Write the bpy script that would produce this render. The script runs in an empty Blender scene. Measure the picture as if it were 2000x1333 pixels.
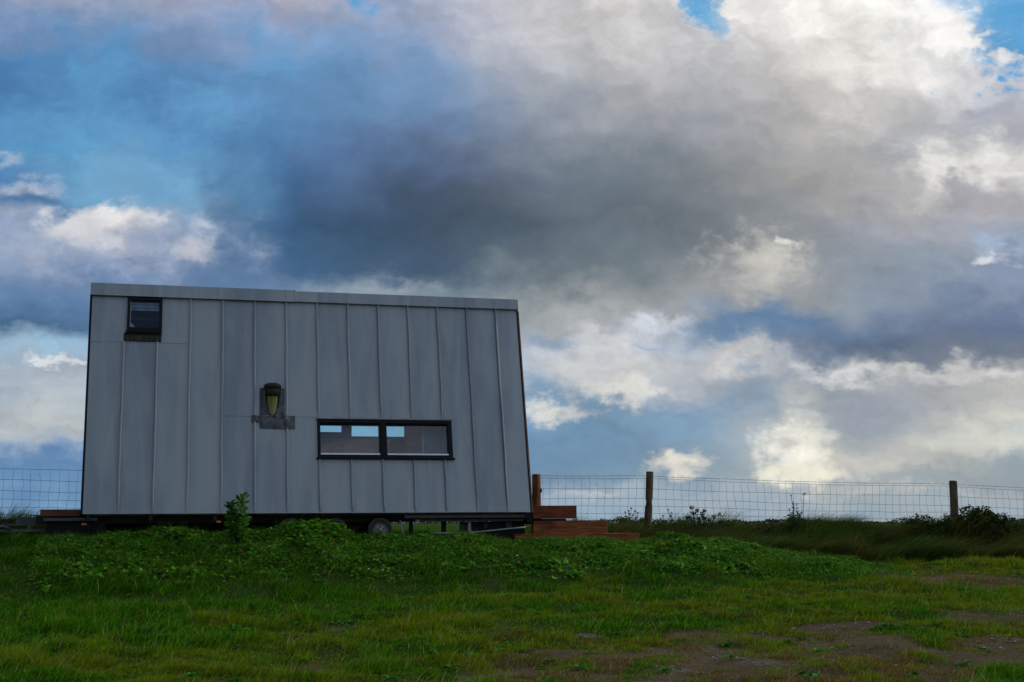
import bpy, bmesh, math, random
import numpy as np
from mathutils import Matrix, Vector
random.seed(7)
rng = np.random.default_rng(11)
S = bpy.context.scene
COL = S.collection

# ------------------------------------------------------------------ camera
FPX = 2640.0                      # focal length in pixels of the 2000 px wide photograph
PITCH = 0.133854
EZ = 1.6                          # eye height
cam_d = bpy.data.cameras.new("camera")
cam = bpy.data.objects.new("camera", cam_d)
COL.objects.link(cam)
cam_d.sensor_width = 36.0
cam_d.lens = FPX / 2000 * 36
cam_d.clip_start = 0.1
cam_d.clip_end = 20000
cam.location = (0, 0, EZ)
cam.rotation_euler = (math.pi / 2 + PITCH, 0, 0)
S.camera = cam

# ------------------------------------------------------------------ render settings
S.view_settings.view_transform = 'Standard'
S.view_settings.look = 'None'
S.view_settings.exposure = 0.0
S.view_settings.gamma = 1.0
S.cycles.use_denoising = True
S.cycles.denoising_input_passes = 'RGB_ALBEDO_NORMAL'
S.cycles.denoising_prefilter = 'ACCURATE'
S.cycles.use_adaptive_sampling = False
S.cycles.sampling_pattern = 'BLUE_NOISE'
S.cycles.max_bounces = 7
S.cycles.transparent_max_bounces = 12
S.cycles.caustics_reflective = False
S.cycles.caustics_refractive = False


def lin(c):
    out = []
    for v in c:
        v = v / 255.0
        out.append(v / 12.92 if v <= 0.04045 else ((v + 0.055) / 1.055) ** 2.4)
    return tuple(out)


def sky_col(c):
    r, g, b = c
    g = g + 0.12 * max(0.0, (r + b) / 2 - g)
    b = b - 0.05 * (b - g)
    m = 0.3 * r + 0.6 * g + 0.1 * b
    return lin(tuple(v + (m - v) * min(0.16, max(0.0, (b - r - 45) / 400)) for v in (r, g, b)))


def ray(px, py):
    u = (px - 1000) / FPX
    v = (666.5 - py) / FPX
    return np.array([u, math.cos(PITCH) - v * math.sin(PITCH), math.sin(PITCH) + v * math.cos(PITCH)])


def at(px, py, Y):
    d = ray(px, py)
    p = d * (Y / d[1])
    return Vector((p[0], p[1], p[2] + EZ))


# ------------------------------------------------------------------ sky (world)
SUN_AZ, SUN_EL = math.radians(62), math.radians(28)
world = bpy.data.worlds.new("World")
S.world = world
world.use_nodes = True
world.cycles.sampling_method = 'NONE'
wt = world.node_tree
wt.nodes.clear()


class NT:
    """tiny helper for building node chains"""

    def __init__(self, tree):
        self.t = tree

    def n(self, typ, ins=None, **props):
        nd = self.t.nodes.new(typ)
        for k, v in props.items():
            setattr(nd, k, v)
        for k, v in (ins or {}).items():
            s = nd.inputs[k]
            if isinstance(v, bpy.types.NodeSocket):
                self.t.links.new(v, s)
            else:
                s.default_value = v
        return nd

    def m(self, op, a, b=None, c=None, clamp=False):
        ins = {0: a}
        if b is not None:
            ins[1] = b
        if c is not None:
            ins[2] = c
        return self.n('ShaderNodeMath', ins, operation=op, use_clamp=clamp).outputs[0]

    def vm(self, op, a, b=None, out=0):
        ins = {0: a}
        if b is not None:
            ins[1] = b
        return self.n('ShaderNodeVectorMath', ins, operation=op).outputs[out]

    def mr(self, v, a, b, c=0.0, d=1.0, smooth=True):
        return self.n('ShaderNodeMapRange', {0: v, 1: a, 2: b, 3: c, 4: d},
                      interpolation_type='SMOOTHSTEP' if smooth else 'LINEAR').outputs[0]

    def mix(self, f, a, b, blend='MIX'):
        nd = self.t.nodes.new('ShaderNodeMix')
        nd.data_type = 'RGBA'
        nd.blend_type = blend
        for k, v in ((0, f), (6, a), (7, b)):
            if isinstance(v, bpy.types.NodeSocket):
                self.t.links.new(v, nd.inputs[k])
            elif k == 0:
                nd.inputs[k].default_value = v
            else:
                nd.inputs[k].default_value = tuple(v)[:3] + (1.0,)
        return nd.outputs[2]

    def noise(self, vec, scale, detail=4, rough=0.5, dist=0.0, lac=2.0, dims='3D'):
        return self.n('ShaderNodeTexNoise', noise_dimensions=dims, ins={'Vector': vec, 'Scale': scale, 'Detail': detail, 'Roughness': rough,
                                             'Lacunarity': lac, 'Distortion': dist})


def build_sky():
    W = NT(wt)
    tc = W.n('ShaderNodeTexCoord').outputs['Generated']
    dirn = W.vm('NORMALIZE', tc)
    sp = W.n('ShaderNodeSeparateXYZ', {0: dirn})
    az0 = W.m('ARCTAN2', sp.outputs[0], sp.outputs[1])
    el0 = W.m('ARCSINE', sp.outputs[2])
    vv0 = W.m('MULTIPLY', el0, W.m('MULTIPLY_ADD', W.m('MULTIPLY', az0, az0), 0.5, 1.0))
    P0 = W.n('ShaderNodeCombineXYZ', {0: az0, 1: vv0, 2: 0.0}).outputs[0]
    Q = W.vm('MULTIPLY', P0, (1.0, 1.45, 1.0))
    # organic displacement of the cloud layout
    n1 = W.noise(W.vm('ADD', Q, (3.1, 1.7, 0.3)), 9.0, 5, 0.55, dims='2D').outputs['Color']
    n2 = W.noise(W.vm('ADD', Q, (7.7, 4.2, 1.3)), 26.0, 6, 0.58, dims='2D').outputs['Color']
    w1 = W.vm('MULTIPLY', W.vm('SUBTRACT', n1, (0.5, 0.5, 0.5)), (0.085, 0.060, 0.0))
    w2 = W.vm('MULTIPLY', W.vm('SUBTRACT', n2, (0.5, 0.5, 0.5)), (0.050, 0.038, 0.0))
    P = W.vm('ADD', W.vm('ADD', P0, w1), w2)
    ps = W.n('ShaderNodeSeparateXYZ', {0: P})
    az, vv = ps.outputs[0], ps.outputs[1]

    def pos(px, py):
        d = ray(px, py)
        a = math.atan2(d[0], d[1])
        e = math.asin(d[2] / np.linalg.norm(d))
        return a, e * (1 + 0.5 * a * a)

    XS = [0, 125, 250, 375, 500, 625, 750, 875, 1000, 1125, 1250, 1375, 1500, 1625, 1750, 1875, 2000]
    ROWS = [
        (0, [(168, 172, 194), (164, 169, 190), (150, 162, 188), (155, 162, 188), (168, 168, 188), (172, 174, 192), (140, 160, 196), (165, 172, 195), (195, 195, 202), (208, 205, 202), (208, 207, 208), (212, 212, 215), (232, 230, 226), (242, 240, 234), (246, 244, 238), (228, 230, 232), (120, 175, 226)]),
        (60, [(122, 146, 186), (114, 142, 184), (102, 140, 188), (126, 146, 184), (140, 158, 195), (125, 160, 203), (130, 155, 195), (155, 165, 192), (185, 187, 198), (200, 199, 199), (205, 204, 204), (198, 198, 204), (225, 223, 220), (238, 236, 230), (244, 242, 238), (235, 234, 232), (130, 180, 228)]),
        (130, [(70, 125, 190), (82, 145, 202), (75, 130, 190), (90, 140, 195), (92, 148, 205), (100, 145, 195), (110, 150, 195), (130, 155, 190), (165, 172, 188), (185, 186, 190), (192, 190, 190), (185, 187, 195), (200, 198, 195), (225, 222, 215), (232, 230, 225), (215, 213, 215), (195, 200, 215)]),
        (200, [(65, 125, 190), (88, 154, 208), (75, 135, 195), (80, 138, 194), (95, 150, 208), (92, 138, 190), (105, 145, 190), (120, 145, 185), (150, 160, 178), (168, 172, 180), (172, 172, 176), (172, 173, 182), (180, 179, 180), (200, 198, 193), (195, 194, 192), (175, 178, 190), (170, 175, 190)]),
        (270, [(85, 160, 215), (78, 152, 212), (95, 160, 212), (82, 148, 208), (78, 132, 190), (88, 125, 180), (95, 125, 170), (105, 125, 160), (125, 138, 158), (145, 152, 165), (152, 156, 164), (150, 155, 165), (168, 168, 168), (172, 170, 170), (165, 168, 175), (168, 170, 180), (190, 190, 192)]),
        (330, [(70, 125, 188), (90, 155, 212), (108, 172, 220), (98, 158, 210), (68, 118, 178), (82, 118, 172), (88, 115, 155), (95, 112, 145), (112, 126, 150), (128, 142, 155), (128, 140, 152), (138, 145, 152), (162, 162, 162), (172, 170, 168), (168, 168, 172), (205, 203, 200), (222, 220, 216)]),
        (390, [(88, 138, 195), (80, 132, 190), (122, 178, 218), (105, 168, 218), (66, 112, 168), (76, 110, 154), (82, 106, 140), (88, 106, 135), (110, 123, 140), (122, 136, 150), (120, 134, 146), (128, 138, 146), (145, 150, 155), (162, 162, 165), (180, 178, 178), (178, 176, 178), (170, 168, 172)]),
        (450, [(140, 160, 195), (170, 182, 202), (185, 190, 204), (130, 162, 202), (62, 108, 158), (68, 104, 144), (72, 100, 130), (82, 102, 126), (98, 116, 134), (116, 130, 144), (112, 125, 138), (118, 128, 138), (150, 155, 158), (148, 152, 160), (165, 167, 175), (168, 170, 180), (165, 170, 185)]),
        (520, [(135, 155, 190), (130, 150, 185), (130, 150, 190), (125, 150, 190), (75, 115, 165), (72, 108, 148), (80, 106, 138), (88, 108, 130), (102, 120, 136), (122, 136, 146), (122, 136, 146), (140, 146, 150), (162, 164, 164), (130, 142, 155), (150, 160, 172), (145, 157, 175), (130, 145, 170)]),
        (580, [(100, 135, 180), (95, 125, 170), (90, 125, 170), (90, 125, 170), (95, 130, 175), (140, 160, 180), (130, 150, 172), (120, 140, 158), (125, 140, 150), (152, 160, 164), (160, 164, 168), (158, 161, 165), (155, 158, 162), (145, 153, 162), (132, 146, 165), (116, 132, 160), (110, 126, 158)]),
        (640, [(72, 107, 148), (76, 112, 152), (80, 115, 155), (90, 122, 160), (120, 145, 170), (140, 155, 172), (140, 155, 170), (145, 158, 170), (150, 160, 172), (185, 188, 192), (205, 210, 218), (105, 138, 176), (88, 122, 164), (108, 128, 158), (118, 133, 160), (106, 120, 150), (98, 116, 150)]),
        (690, [(150, 180, 205), (152, 185, 215), (155, 180, 205), (155, 180, 205), (160, 180, 205), (165, 182, 205), (170, 184, 205), (175, 186, 205), (180, 190, 205), (185, 190, 200), (195, 200, 208), (190, 193, 198), (155, 163, 177), (82, 104, 137), (86, 103, 132), (110, 121, 138), (126, 135, 148)]),
        (740, [(165, 180, 195), (175, 185, 195), (170, 180, 195), (160, 180, 200), (155, 178, 200), (150, 178, 202), (150, 178, 202), (155, 178, 200), (168, 180, 197), (190, 195, 202), (195, 197, 200), (160, 172, 188), (142, 157, 176), (165, 172, 180), (175, 180, 185), (180, 182, 184), (185, 185, 185)]),
        (790, [(160, 175, 190), (178, 185, 190), (160, 178, 198), (135, 170, 205), (125, 172, 208), (125, 175, 210), (125, 175, 210), (130, 172, 206), (142, 166, 192), (126, 157, 186), (122, 153, 182), (126, 153, 179), (150, 165, 180), (150, 158, 170), (150, 158, 170), (165, 170, 175), (195, 195, 190)]),
        (840, [(175, 185, 192), (195, 198, 195), (170, 185, 198), (130, 172, 208), (122, 175, 212), (120, 176, 214), (120, 176, 214), (118, 168, 206), (112, 150, 187), (113, 149, 182), (115, 149, 179), (130, 157, 180), (168, 178, 186), (152, 160, 168), (158, 165, 172), (188, 189, 186), (208, 207, 197)]),
        (890, [(115, 150, 195), (110, 145, 190), (110, 150, 195), (112, 158, 202), (115, 168, 208), (118, 172, 210), (118, 172, 210), (112, 162, 204), (108, 146, 182), (112, 146, 177), (118, 148, 176), (135, 159, 180), (172, 180, 184), (200, 199, 190), (192, 191, 184), (180, 185, 182), (150, 165, 175)]),
        (930, [(92, 134, 182), (92, 134, 186), (95, 138, 188), (100, 145, 192), (105, 150, 196), (108, 155, 198), (108, 155, 198), (105, 148, 192), (112, 146, 179), (119, 149, 176), (124, 151, 174), (138, 159, 175), (172, 180, 182), (188, 189, 185), (160, 168, 172), (150, 162, 170), (150, 162, 170)]),
        (965, [(98, 140, 187), (105, 145, 190), (110, 150, 192), (115, 155, 195), (120, 160, 198), (125, 162, 198), (130, 165, 196), (140, 166, 194), (150, 168, 190), (158, 174, 190), (155, 172, 185), (162, 174, 185), (164, 175, 185), (160, 172, 180), (160, 172, 180), (160, 172, 180), (165, 172, 178)]),
        (1015, [(120, 160, 202), (120, 162, 205), (122, 162, 205), (125, 164, 204), (128, 166, 203), (130, 167, 202), (132, 168, 200), (136, 169, 198), (142, 171, 196), (150, 175, 195), (150, 172, 190), (150, 171, 186), (150, 170, 185), (150, 170, 185), (150, 170, 185), (152, 170, 184), (155, 170, 182)]),
    ]
    col = None
    prev_v = None
    # weight of the rain-dark heart of the big cloud
    def heart(x, y):
        return 1 - 0.20 * math.exp(-((x - 900) / 520) ** 2 - ((y - 430) / 150) ** 2)
    for (y, cs) in ROWS:
        cs = [tuple(q * heart(X, y) for q in c) for X, c in zip(XS, cs)]
        rp = W.n('ShaderNodeValToRGB', {0: W.m('ADD', az, 0.5)})
        cr = rp.color_ramp
        cr.interpolation = 'B_SPLINE'
        for i, c in enumerate(cs):
            a, v = pos(XS[i], y)
            if i == 0:
                e = cr.elements[0]
                e.position = a + 0.5
            elif i == len(cs) - 1:
                e = cr.elements[len(cr.elements) - 1]
                e.position = a + 0.5
            else:
                e = cr.elements.new(a + 0.5)
            e.color = sky_col(c) + (1,)
        v = pos(1000, y)[1]
        if col is None:
            col = rp.outputs[0]
        else:
            f = W.mr(vv, prev_v, v, 0, 1, smooth=False)
            col = W.mix(f, col, rp.outputs[0])
        prev_v = v
    # soft internal structure of the cloud sheet
    n3 = W.noise(W.vm('MULTIPLY', Q, (0.8, 1.4, 1)), 13.0, 6, 0.55, 0.3, dims='2D').outputs[0]
    n8 = W.noise(W.vm('MULTIPLY', Q, (1.0, 1.3, 1)), 44.0, 4, 0.55, 0.2, dims='2D').outputs[0]
    ca, cv = pos(930, 400)
    calm = W.vm('LENGTH', W.vm('MULTIPLY', W.vm('SUBTRACT', P0, (ca, cv, 0)), (FPX / 620, FPX / 260, 0)), out=1)
    amp = W.m('MULTIPLY', W.mr(calm, 0.5, 1.3, 0.38, 1.0), W.mr(vv0, 0.0, 0.085, 0.30, 1.0))
    tex = W.m('ADD', W.m('MULTIPLY', W.m('SUBTRACT', n3, 0.5), 0.38), W.m('MULTIPLY', W.m('SUBTRACT', n8, 0.5), 0.10))
    mod = W.m('MULTIPLY_ADD', tex, amp, 1.0)
    col = W.vm('SCALE', col)
    sc = col.node
    sc.inputs['Scale'].default_value = 1.0
    wt.links.new(mod, sc.inputs['Scale'])

    # individual clouds and gaps: (px, py, rx, ry, colour, opacity, softness, raggedness)
    n4 = W.noise(W.vm('ADD', Q, (11.3, 2.2, 5.1)), 40.0, 6, 0.56, 0.2, dims='2D').outputs[0]
    n5 = W.noise(W.vm('ADD', Q, (1.3, 8.2, 2.1)), 120.0, 3, 0.55, dims='2D').outputs[0]
    frag = W.m('ADD', W.m('SUBTRACT', n4, 0.5), W.m('MULTIPLY', W.m('SUBTRACT', n5, 0.5), 0.35))
    PUFF = [
        # blue gaps
        (2040, 5, 200, 135, (82, 165, 228), 1.0, 0.25, 1.5),
        (1372, 14, 34, 42, (72, 165, 226), 1.0, 0.35, 1.6),
        (1404, 48, 16, 26, (90, 165, 222), 0.8, 0.5, 1.5),
        (698, 2, 22, 24, (72, 158, 226), 0.9, 0.8, 1.3),
        (530, 100, 60, 40, (88, 160, 220), 0.5, 1.0, 1.6),
        (420, 215, 70, 45, (100, 172, 228), 0.55, 1.0, 1.8),
        (195, 170, 60, 90, (86, 162, 218), 0.5, 0.9, 1.9),
        (110, 250, 110, 42, (92, 160, 212), 0.4, 0.9, 1.9),
        (225, 345, 130, 50, (112, 172, 216), 0.45, 0.9, 1.7),
        (370, 390, 45, 60, (112, 176, 222), 0.5, 0.8, 1.7),
        # top right head of the big cloud
        (1868, 72, 50, 52, (249, 247, 243), 0.95, 0.4, 1.6),
        (1820, 40, 70, 60, (249, 247, 243), 0.9, 0.8, 1.2),
        (1968, 128, 22, 14, (240, 240, 242), 0.9, 0.5, 1.5),
        (1640, 30, 210, 70, (246, 244, 238), 0.6, 1.2, 1.0),
        # arch on the right
        (1925, 312, 125, 42, (234, 232, 226), 0.8, 1.0, 1.4),
        (1838, 355, 42, 48, (228, 226, 222), 0.75, 1.0, 1.5),
        (1880, 385, 46, 46, (163, 163, 172), 0.95, 0.45, 1.3),
        (1945, 395, 70, 44, (176, 174, 180), 0.7, 0.9, 1.3),
        (1960, 480, 45, 16, (178, 203, 230), 0.6, 1.0, 1.8),
        (1945, 500, 34, 12, (232, 232, 235), 0.8, 0.5, 1.7),
        (1985, 520, 50, 40, (132, 145, 175), 0.7, 0.9, 1.3),
        # middle
        (1490, 505, 72, 52, (212, 209, 200), 0.8, 0.9, 1.7),
        (1540, 464, 20, 15, (228, 226, 220), 0.85, 0.6, 1.5),
        (1500, 545, 120, 46, (172, 174, 172), 0.35, 1.1, 1.5),
        (1120, 605, 110, 34, (178, 180, 178), 0.45, 1.0, 1.6),
        (760, 565, 120, 16, (170, 180, 186), 0.5, 1.0, 1.6),
        # left cumulus
        (205, 432, 78, 34, (234, 231, 226), 0.95, 0.6, 1.5),
        (160, 452, 60, 26, (225, 223, 222), 0.8, 0.8, 1.5),
        (225, 470, 180, 50, (186, 192, 208), 0.6, 1.0, 1.6),
        (60, 368, 46, 14, (204, 206, 216), 0.65, 1.0, 1.6),
        (8, 308, 20, 12, (196, 205, 220), 0.6, 1.0, 1.5),
        (70, 392, 62, 20, (72, 112, 168), 0.7, 0.9, 1.4),
        (382, 486, 30, 15, (206, 208, 214), 0.6, 1.0, 1.6),
        (384, 446, 24, 12, (200, 204, 214), 0.5, 1.0, 1.6),
        # right hand layers above the horizon
        (1275, 634, 58, 17, (222, 226, 234), 0.8, 0.9, 1.7),
        (1185, 668, 75, 26, (216, 218, 222), 0.85, 0.8, 1.7),
    (1265, 684, 26, 6, (100, 150, 202), 0.6, 1.1, 2.2),
        (1080, 660, 50, 16, (110, 150, 195), 0.5, 0.9, 1.7),
        (1150, 725, 130, 42, (205, 205, 205), 0.7, 0.8, 1.6),
        (1225, 765, 85, 20, (218, 216, 210), 0.8, 0.7, 1.5),
        (1430, 690, 50, 32, (214, 212, 208), 0.7, 0.9, 1.6),
        (1520, 705, 40, 26, (205, 206, 206), 0.6, 0.9, 1.6),
        (1480, 642, 150, 26, (98, 130, 168), 0.75, 0.7, 1.3),
        (1640, 690, 90, 34, (94, 112, 140), 0.6, 0.9, 1.3),
        (1850, 692, 190, 22, (106, 118, 138), 0.8, 0.8, 1.3),
        (1840, 722, 170, 14, (214, 214, 210), 0.65, 1.0, 1.5),
        (1650, 735, 70, 14, (215, 216, 214), 0.8, 0.8, 1.7),
        (1960, 735, 60, 12, (216, 215, 210), 0.6, 1.0, 1.6),
        # small flat cumulus beside the house and over the fence
        (1082, 806, 66, 17, (224, 222, 216), 0.9, 0.75, 1.4),
        (1325, 908, 56, 22, (234, 229, 215), 0.95, 0.7, 1.2),
        # the bright shower cloud
        (1566, 842, 40, 80, (228, 225, 212), 0.55, 1.2, 1.0),
        (1562, 892, 60, 60, (252, 248, 233), 1.0, 0.8, 1.3),
        (1582, 932, 80, 16, (238, 234, 214), 0.95, 0.7, 1.5),
        (1720, 905, 110, 14, (222, 218, 202), 0.45, 0.9, 1.4),
        (1930, 866, 140, 22, (228, 224, 208), 0.45, 1.0, 0.9),
        (1700, 830, 90, 60, (148, 157, 170), 0.6, 1.0, 1.2),
        # left horizon
        (105, 705, 42, 9, (226, 230, 234), 0.9, 0.5, 1.5),
        (100, 680, 110, 14, (150, 195, 228), 0.5, 0.9, 1.6),
        (80, 855, 140, 26, (200, 202, 198), 0.5, 1.0, 1.0),
        (1160, 965, 60, 5, (205, 200, 200), 0.5, 0.9, 1.2),
        (1700, 958, 160, 7, (200, 195, 188), 0.45, 0.9, 1.3),
    ]
    PW = W.vm('ADD', P0, w2)
    for (px, py, rx, ry, c, op, soft, rag) in PUFF:
        a, v = pos(px, py)
        d = W.vm('MULTIPLY', W.vm('SUBTRACT', PW, (a, v, 0)), (FPX / rx, FPX / ry, 0))
        ln = W.vm('LENGTH', d, out=1)
        k = W.m('SUBTRACT', W.m('MULTIPLY', frag, rag * 1.30), ln)
        f = W.mr(k, -1.15 - soft * 0.6, -0.95 + soft * 1.1, 0.0, op)
        cc = sky_col(c)
        col = W.mix(f, col, cc)
    # relief: billows are lighter on the side that faces the light, up and to the right
    off = W.vm('ADD', W.vm('MULTIPLY', PW, (1.0, 1.35, 1.0)), (2.3, 9.1, 0.7))
    rA = W.noise(off, 19.0, 5, 0.54, dims='2D').outputs[0]
    rB = W.noise(W.vm('ADD', off, (0.006, 0.010, 0.0)), 19.0, 5, 0.54, dims='2D').outputs[0]
    rel = W.m('SUBTRACT', rA, rB)
    lum = W.vm('DOT_PRODUCT', col, (0.3, 0.6, 0.1), out=1)
    gain = W.m('MULTIPLY', W.mr(lum, 0.12, 0.75, 0.35, 0.8), amp)
    relf = W.m('MULTIPLY_ADD', rel, gain, 1.0)
    col = W.vm('SCALE', col)
    wt.links.new(relf, col.node.inputs['Scale'])
    front = W.vm('SCALE', col)
    front.node.inputs['Scale'].default_value = 10.0
    # the rest of the sky, all round: clear sky with broken cloud over it
    st = W.n('ShaderNodeTexSky', sky_type='NISHITA', sun_disc=False, sun_elevation=SUN_EL,
             sun_rotation=SUN_AZ, air_density=1.0, dust_density=0.6, ozone_density=1.5)
    n6 = W.noise(W.vm('MULTIPLY', dirn, (1, 1, 2.2)), 2.6, 8, 0.58, 0.4).outputs[0]
    cover = W.mr(n6, 0.40, 0.60, 0.0, 0.92)
    n7 = W.noise(W.vm('MULTIPLY', dirn, (1, 1, 2.2)), 4.3, 6, 0.55).outputs[0]
    grey = W.mix(W.mr(n7, 0.3, 0.7), (4.2, 5.2, 6.3), (7.6, 8.3, 8.9))
    # thicker, darker cloud behind the photographer, bright cloud on the sunny side
    side = W.mr(W.vm('DOT_PRODUCT', dirn, (math.sin(SUN_AZ) * 0.9, math.cos(SUN_AZ) * 0.9, 0.3), out=1), -0.5, 0.9, 0.62, 2.1)
    grey = W.vm('SCALE', grey)
    wt.links.new(side, grey.node.inputs['Scale'])
    rest = W.mix(cover, st.outputs[0], grey)
    # the observed part of the sky passes softly into the rest
    fa = W.mr(W.m('ABSOLUTE', az0), 0.42, 0.62, 1.0, 0.0)
    fe = W.mr(vv0, 0.40, 0.60, 1.0, 0.0)
    tot = W.mix(W.m('MULTIPLY', fa, fe), rest, front)
    bg = W.n('ShaderNodeBackground', {'Color': tot, 'Strength': 0.1})
    out = W.n('ShaderNodeOutputWorld')
    wt.links.new(bg.outputs[0], out.inputs['Surface'])


build_sky()

# ------------------------------------------------------------------ sun (veiled by cloud)
sun_d = bpy.data.lights.new("sun", 'SUN')
sun_d.energy = 1.5
sun_d.angle = math.radians(14)
sun_d.color = (1.0, 0.93, 0.82)
sun = bpy.data.objects.new("sun", sun_d)
COL.objects.link(sun)
sd = Vector((math.sin(SUN_AZ) * math.cos(SUN_EL), math.cos(SUN_AZ) * math.cos(SUN_EL), math.sin(SUN_EL)))
sun.rotation_euler = sd.to_track_quat('Z', 'Y').to_euler()
sun.location = (30, 10, 30)

# ------------------------------------------------------------------ mesh helpers


def tag(o, label=None, cat=None, group=None, kind=None):
    if label:
        o['label'] = label
    if cat:
        o['category'] = cat
    if group:
        o['group'] = group
    if kind:
        o['kind'] = kind
    return o


class MB:
    """collects shapes and links them as one mesh object"""

    def __init__(self):
        self.v = []
        self.f = []
        self.s = []

    def add(self, vs, fs, smooth=False):
        o = len(self.v)
        self.v += [tuple(p) for p in vs]
        self.f += [tuple(i + o for i in f) for f in fs]
        self.s += [smooth] * len(fs)

    def hexa(self, c):
        self.add(c, [(0, 3, 2, 1), (4, 5, 6, 7), (0, 1, 5, 4), (1, 2, 6, 5), (2, 3, 7, 6), (3, 0, 4, 7)])

    def box(self, x0, x1, y0, y1, z0, z1):
        self.hexa([(x0, y0, z0), (x1, y0, z0), (x1, y1, z0), (x0, y1, z0),
                   (x0, y0, z1), (x1, y0, z1), (x1, y1, z1), (x0, y1, z1)])

    def tube(self, pts, r, n=6, cap=True):
        pts = [Vector(p) for p in pts]
        rs = r if isinstance(r, (list, tuple)) else [r] * len(pts)
        vs = []
        for i, p in enumerate(pts):
            t = (pts[min(i + 1, len(pts) - 1)] - pts[max(i - 1, 0)]).normalized()
            a = t.cross(Vector((0, 0, 1)))
            if a.length < 0.05:
                a = t.cross(Vector((0, 1, 0)))
            a.normalize()
            b = a.cross(t)
            for k in range(n):
                g = 2 * math.pi * k / n
                vs.append(p + (a * math.cos(g) + b * math.sin(g)) * rs[i])
        fs = []
        for i in range(len(pts) - 1):
            for k in range(n):
                fs.append((i * n + k, i * n + (k + 1) % n, (i + 1) * n + (k + 1) % n, (i + 1) * n + k))
        if cap:
            fs.append(tuple(range(n - 1, -1, -1)))
            fs.append(tuple((len(pts) - 1) * n + k for k in range(n)))
        self.add(vs, fs, smooth=n > 5)

    def lathe(self, prof, centre, axis='y', n=28):
        """prof: list of (radius, offset along the axis)"""
        cx, cy, cz = centre
        vs = []
        for (r, h) in prof:
            for k in range(n):
                g = 2 * math.pi * k / n
                if axis == 'y':
                    vs.append((cx + r * math.cos(g), cy + h, cz + r * math.sin(g)))
                else:
                    vs.append((cx + r * math.cos(g), cy + r * math.sin(g), cz + h))
        fs = []
        for i in range(len(prof) - 1):
            for k in range(n):
                fs.append((i * n + k, i * n + (k + 1) % n, (i + 1) * n + (k + 1) % n, (i + 1) * n + k))
        self.add(vs, fs, smooth=True)

    def build(self, name, mat, parent=None, off=(0, 0, 0), bevel=0.0):
        me = bpy.data.meshes.new(name)
        ox, oy, oz = off
        me.from_pydata([(x - ox, y - oy, z - oz) for (x, y, z) in self.v], [], self.f)
        me.polygons.foreach_set('use_smooth', self.s)
        bm = bmesh.new()
        bm.from_mesh(me)
        bmesh.ops.recalc_face_normals(bm, faces=bm.faces)
        bm.to_mesh(me)
        bm.free()
        me.update()
        o = bpy.data.objects.new(name, me)
        COL.objects.link(o)
        me.materials.append(mat)
        if parent:
            o.parent = parent
        if bevel:
            m = o.modifiers.new('bevel', 'BEVEL')
            m.width = bevel
            m.segments = 2
            m.limit_method = 'ANGLE'
            m.angle_limit = math.radians(50)
        return o


def np_mesh(name, V, T, mat, colour=None, parent=None, loc=None):
    """triangle mesh from arrays, with an optional colour per vertex"""
    me = bpy.data.meshes.new(name)
    nv, nt = len(V), len(T)
    if loc is not None:
        V = V - np.array(loc)
    me.vertices.add(nv)
    me.vertices.foreach_set('co', np.ascontiguousarray(V, dtype=np.float32).ravel())
    me.loops.add(nt * 3)
    me.loops.foreach_set('vertex_index', np.ascontiguousarray(T, dtype=np.int32).ravel())
    me.polygons.add(nt)
    me.polygons.foreach_set('loop_start', np.arange(nt, dtype=np.int32) * 3)
    me.update(calc_edges=True)
    if colour is not None:
        ca = me.color_attributes.new('tint', 'FLOAT_COLOR', 'POINT')
        c4 = np.ones((nv, 4), dtype=np.float32)
        c4[:, :3] = colour
        ca.data.foreach_set('color', c4.ravel())
    me.materials.append(mat)
    o = bpy.data.objects.new(name, me)
    COL.objects.link(o)
    if loc is not None:
        o.location = loc
    if parent:
        o.parent = parent
    return o


def empty(name, loc=(0, 0, 0)):
    o = bpy.data.objects.new(name, None)
    o.empty_display_size = 0.2
    COL.objects.link(o)
    o.location = loc
    return o


# value noise on arrays
def _hash(ix, iy, seed):
    h = (ix.astype(np.int64) * 374761393 + iy.astype(np.int64) * 668265263 + seed * 1442695041) & 0xFFFFFFFF
    h = ((h ^ (h >> 13)) * 1274126177) & 0xFFFFFFFF
    h = (h ^ (h >> 16)) & 0xFFFFFF
    return h / float(0xFFFFFF)


def vnoise(x, y, seed=0):
    ix, iy = np.floor(x), np.floor(y)
    fx, fy = x - ix, y - iy
    fx = fx * fx * (3 - 2 * fx)
    fy = fy * fy * (3 - 2 * fy)
    a = _hash(ix, iy, seed)
    b = _hash(ix + 1, iy, seed)
    c = _hash(ix, iy + 1, seed)
    d = _hash(ix + 1, iy + 1, seed)
    return (a * (1 - fx) + b * fx) * (1 - fy) + (c * (1 - fx) + d * fx) * fy


def fbm(x, y, seed=0, oct=4):
    s, a, t = 0.0, 1.0, 0.0
    for i in range(oct):
        s = s + a * vnoise(x * 2 ** i + 17.3 * i, y * 2 ** i - 9.1 * i, seed + i)
        t += a
        a *= 0.55
    return s / t


def sstep(a, b, x):
    t = np.clip((x - a) / (b - a), 0, 1)
    return t * t * (3 - 2 * t)


# ------------------------------------------------------------------ materials
def material(name, build):
    m = bpy.data.materials.new(name)
    m.use_nodes = True
    t = m.node_tree
    t.nodes.clear()
    W = NT(t)
    sh = build(W)
    out = W.n('ShaderNodeOutputMaterial')
    t.links.new(sh, out.inputs['Surface'])
    return m


def pbr(W, col, rough=0.6, metal=0.0, spec=0.4, normal=None):
    ins = {'Base Color': col if isinstance(col, bpy.types.NodeSocket) else tuple(col) + (1,),
           'Roughness': rough, 'Metallic': metal, 'Specular IOR Level': spec}
    if normal is not None:
        ins['Normal'] = normal
    return W.n('ShaderNodeBsdfPrincipled', ins).outputs[0]


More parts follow.
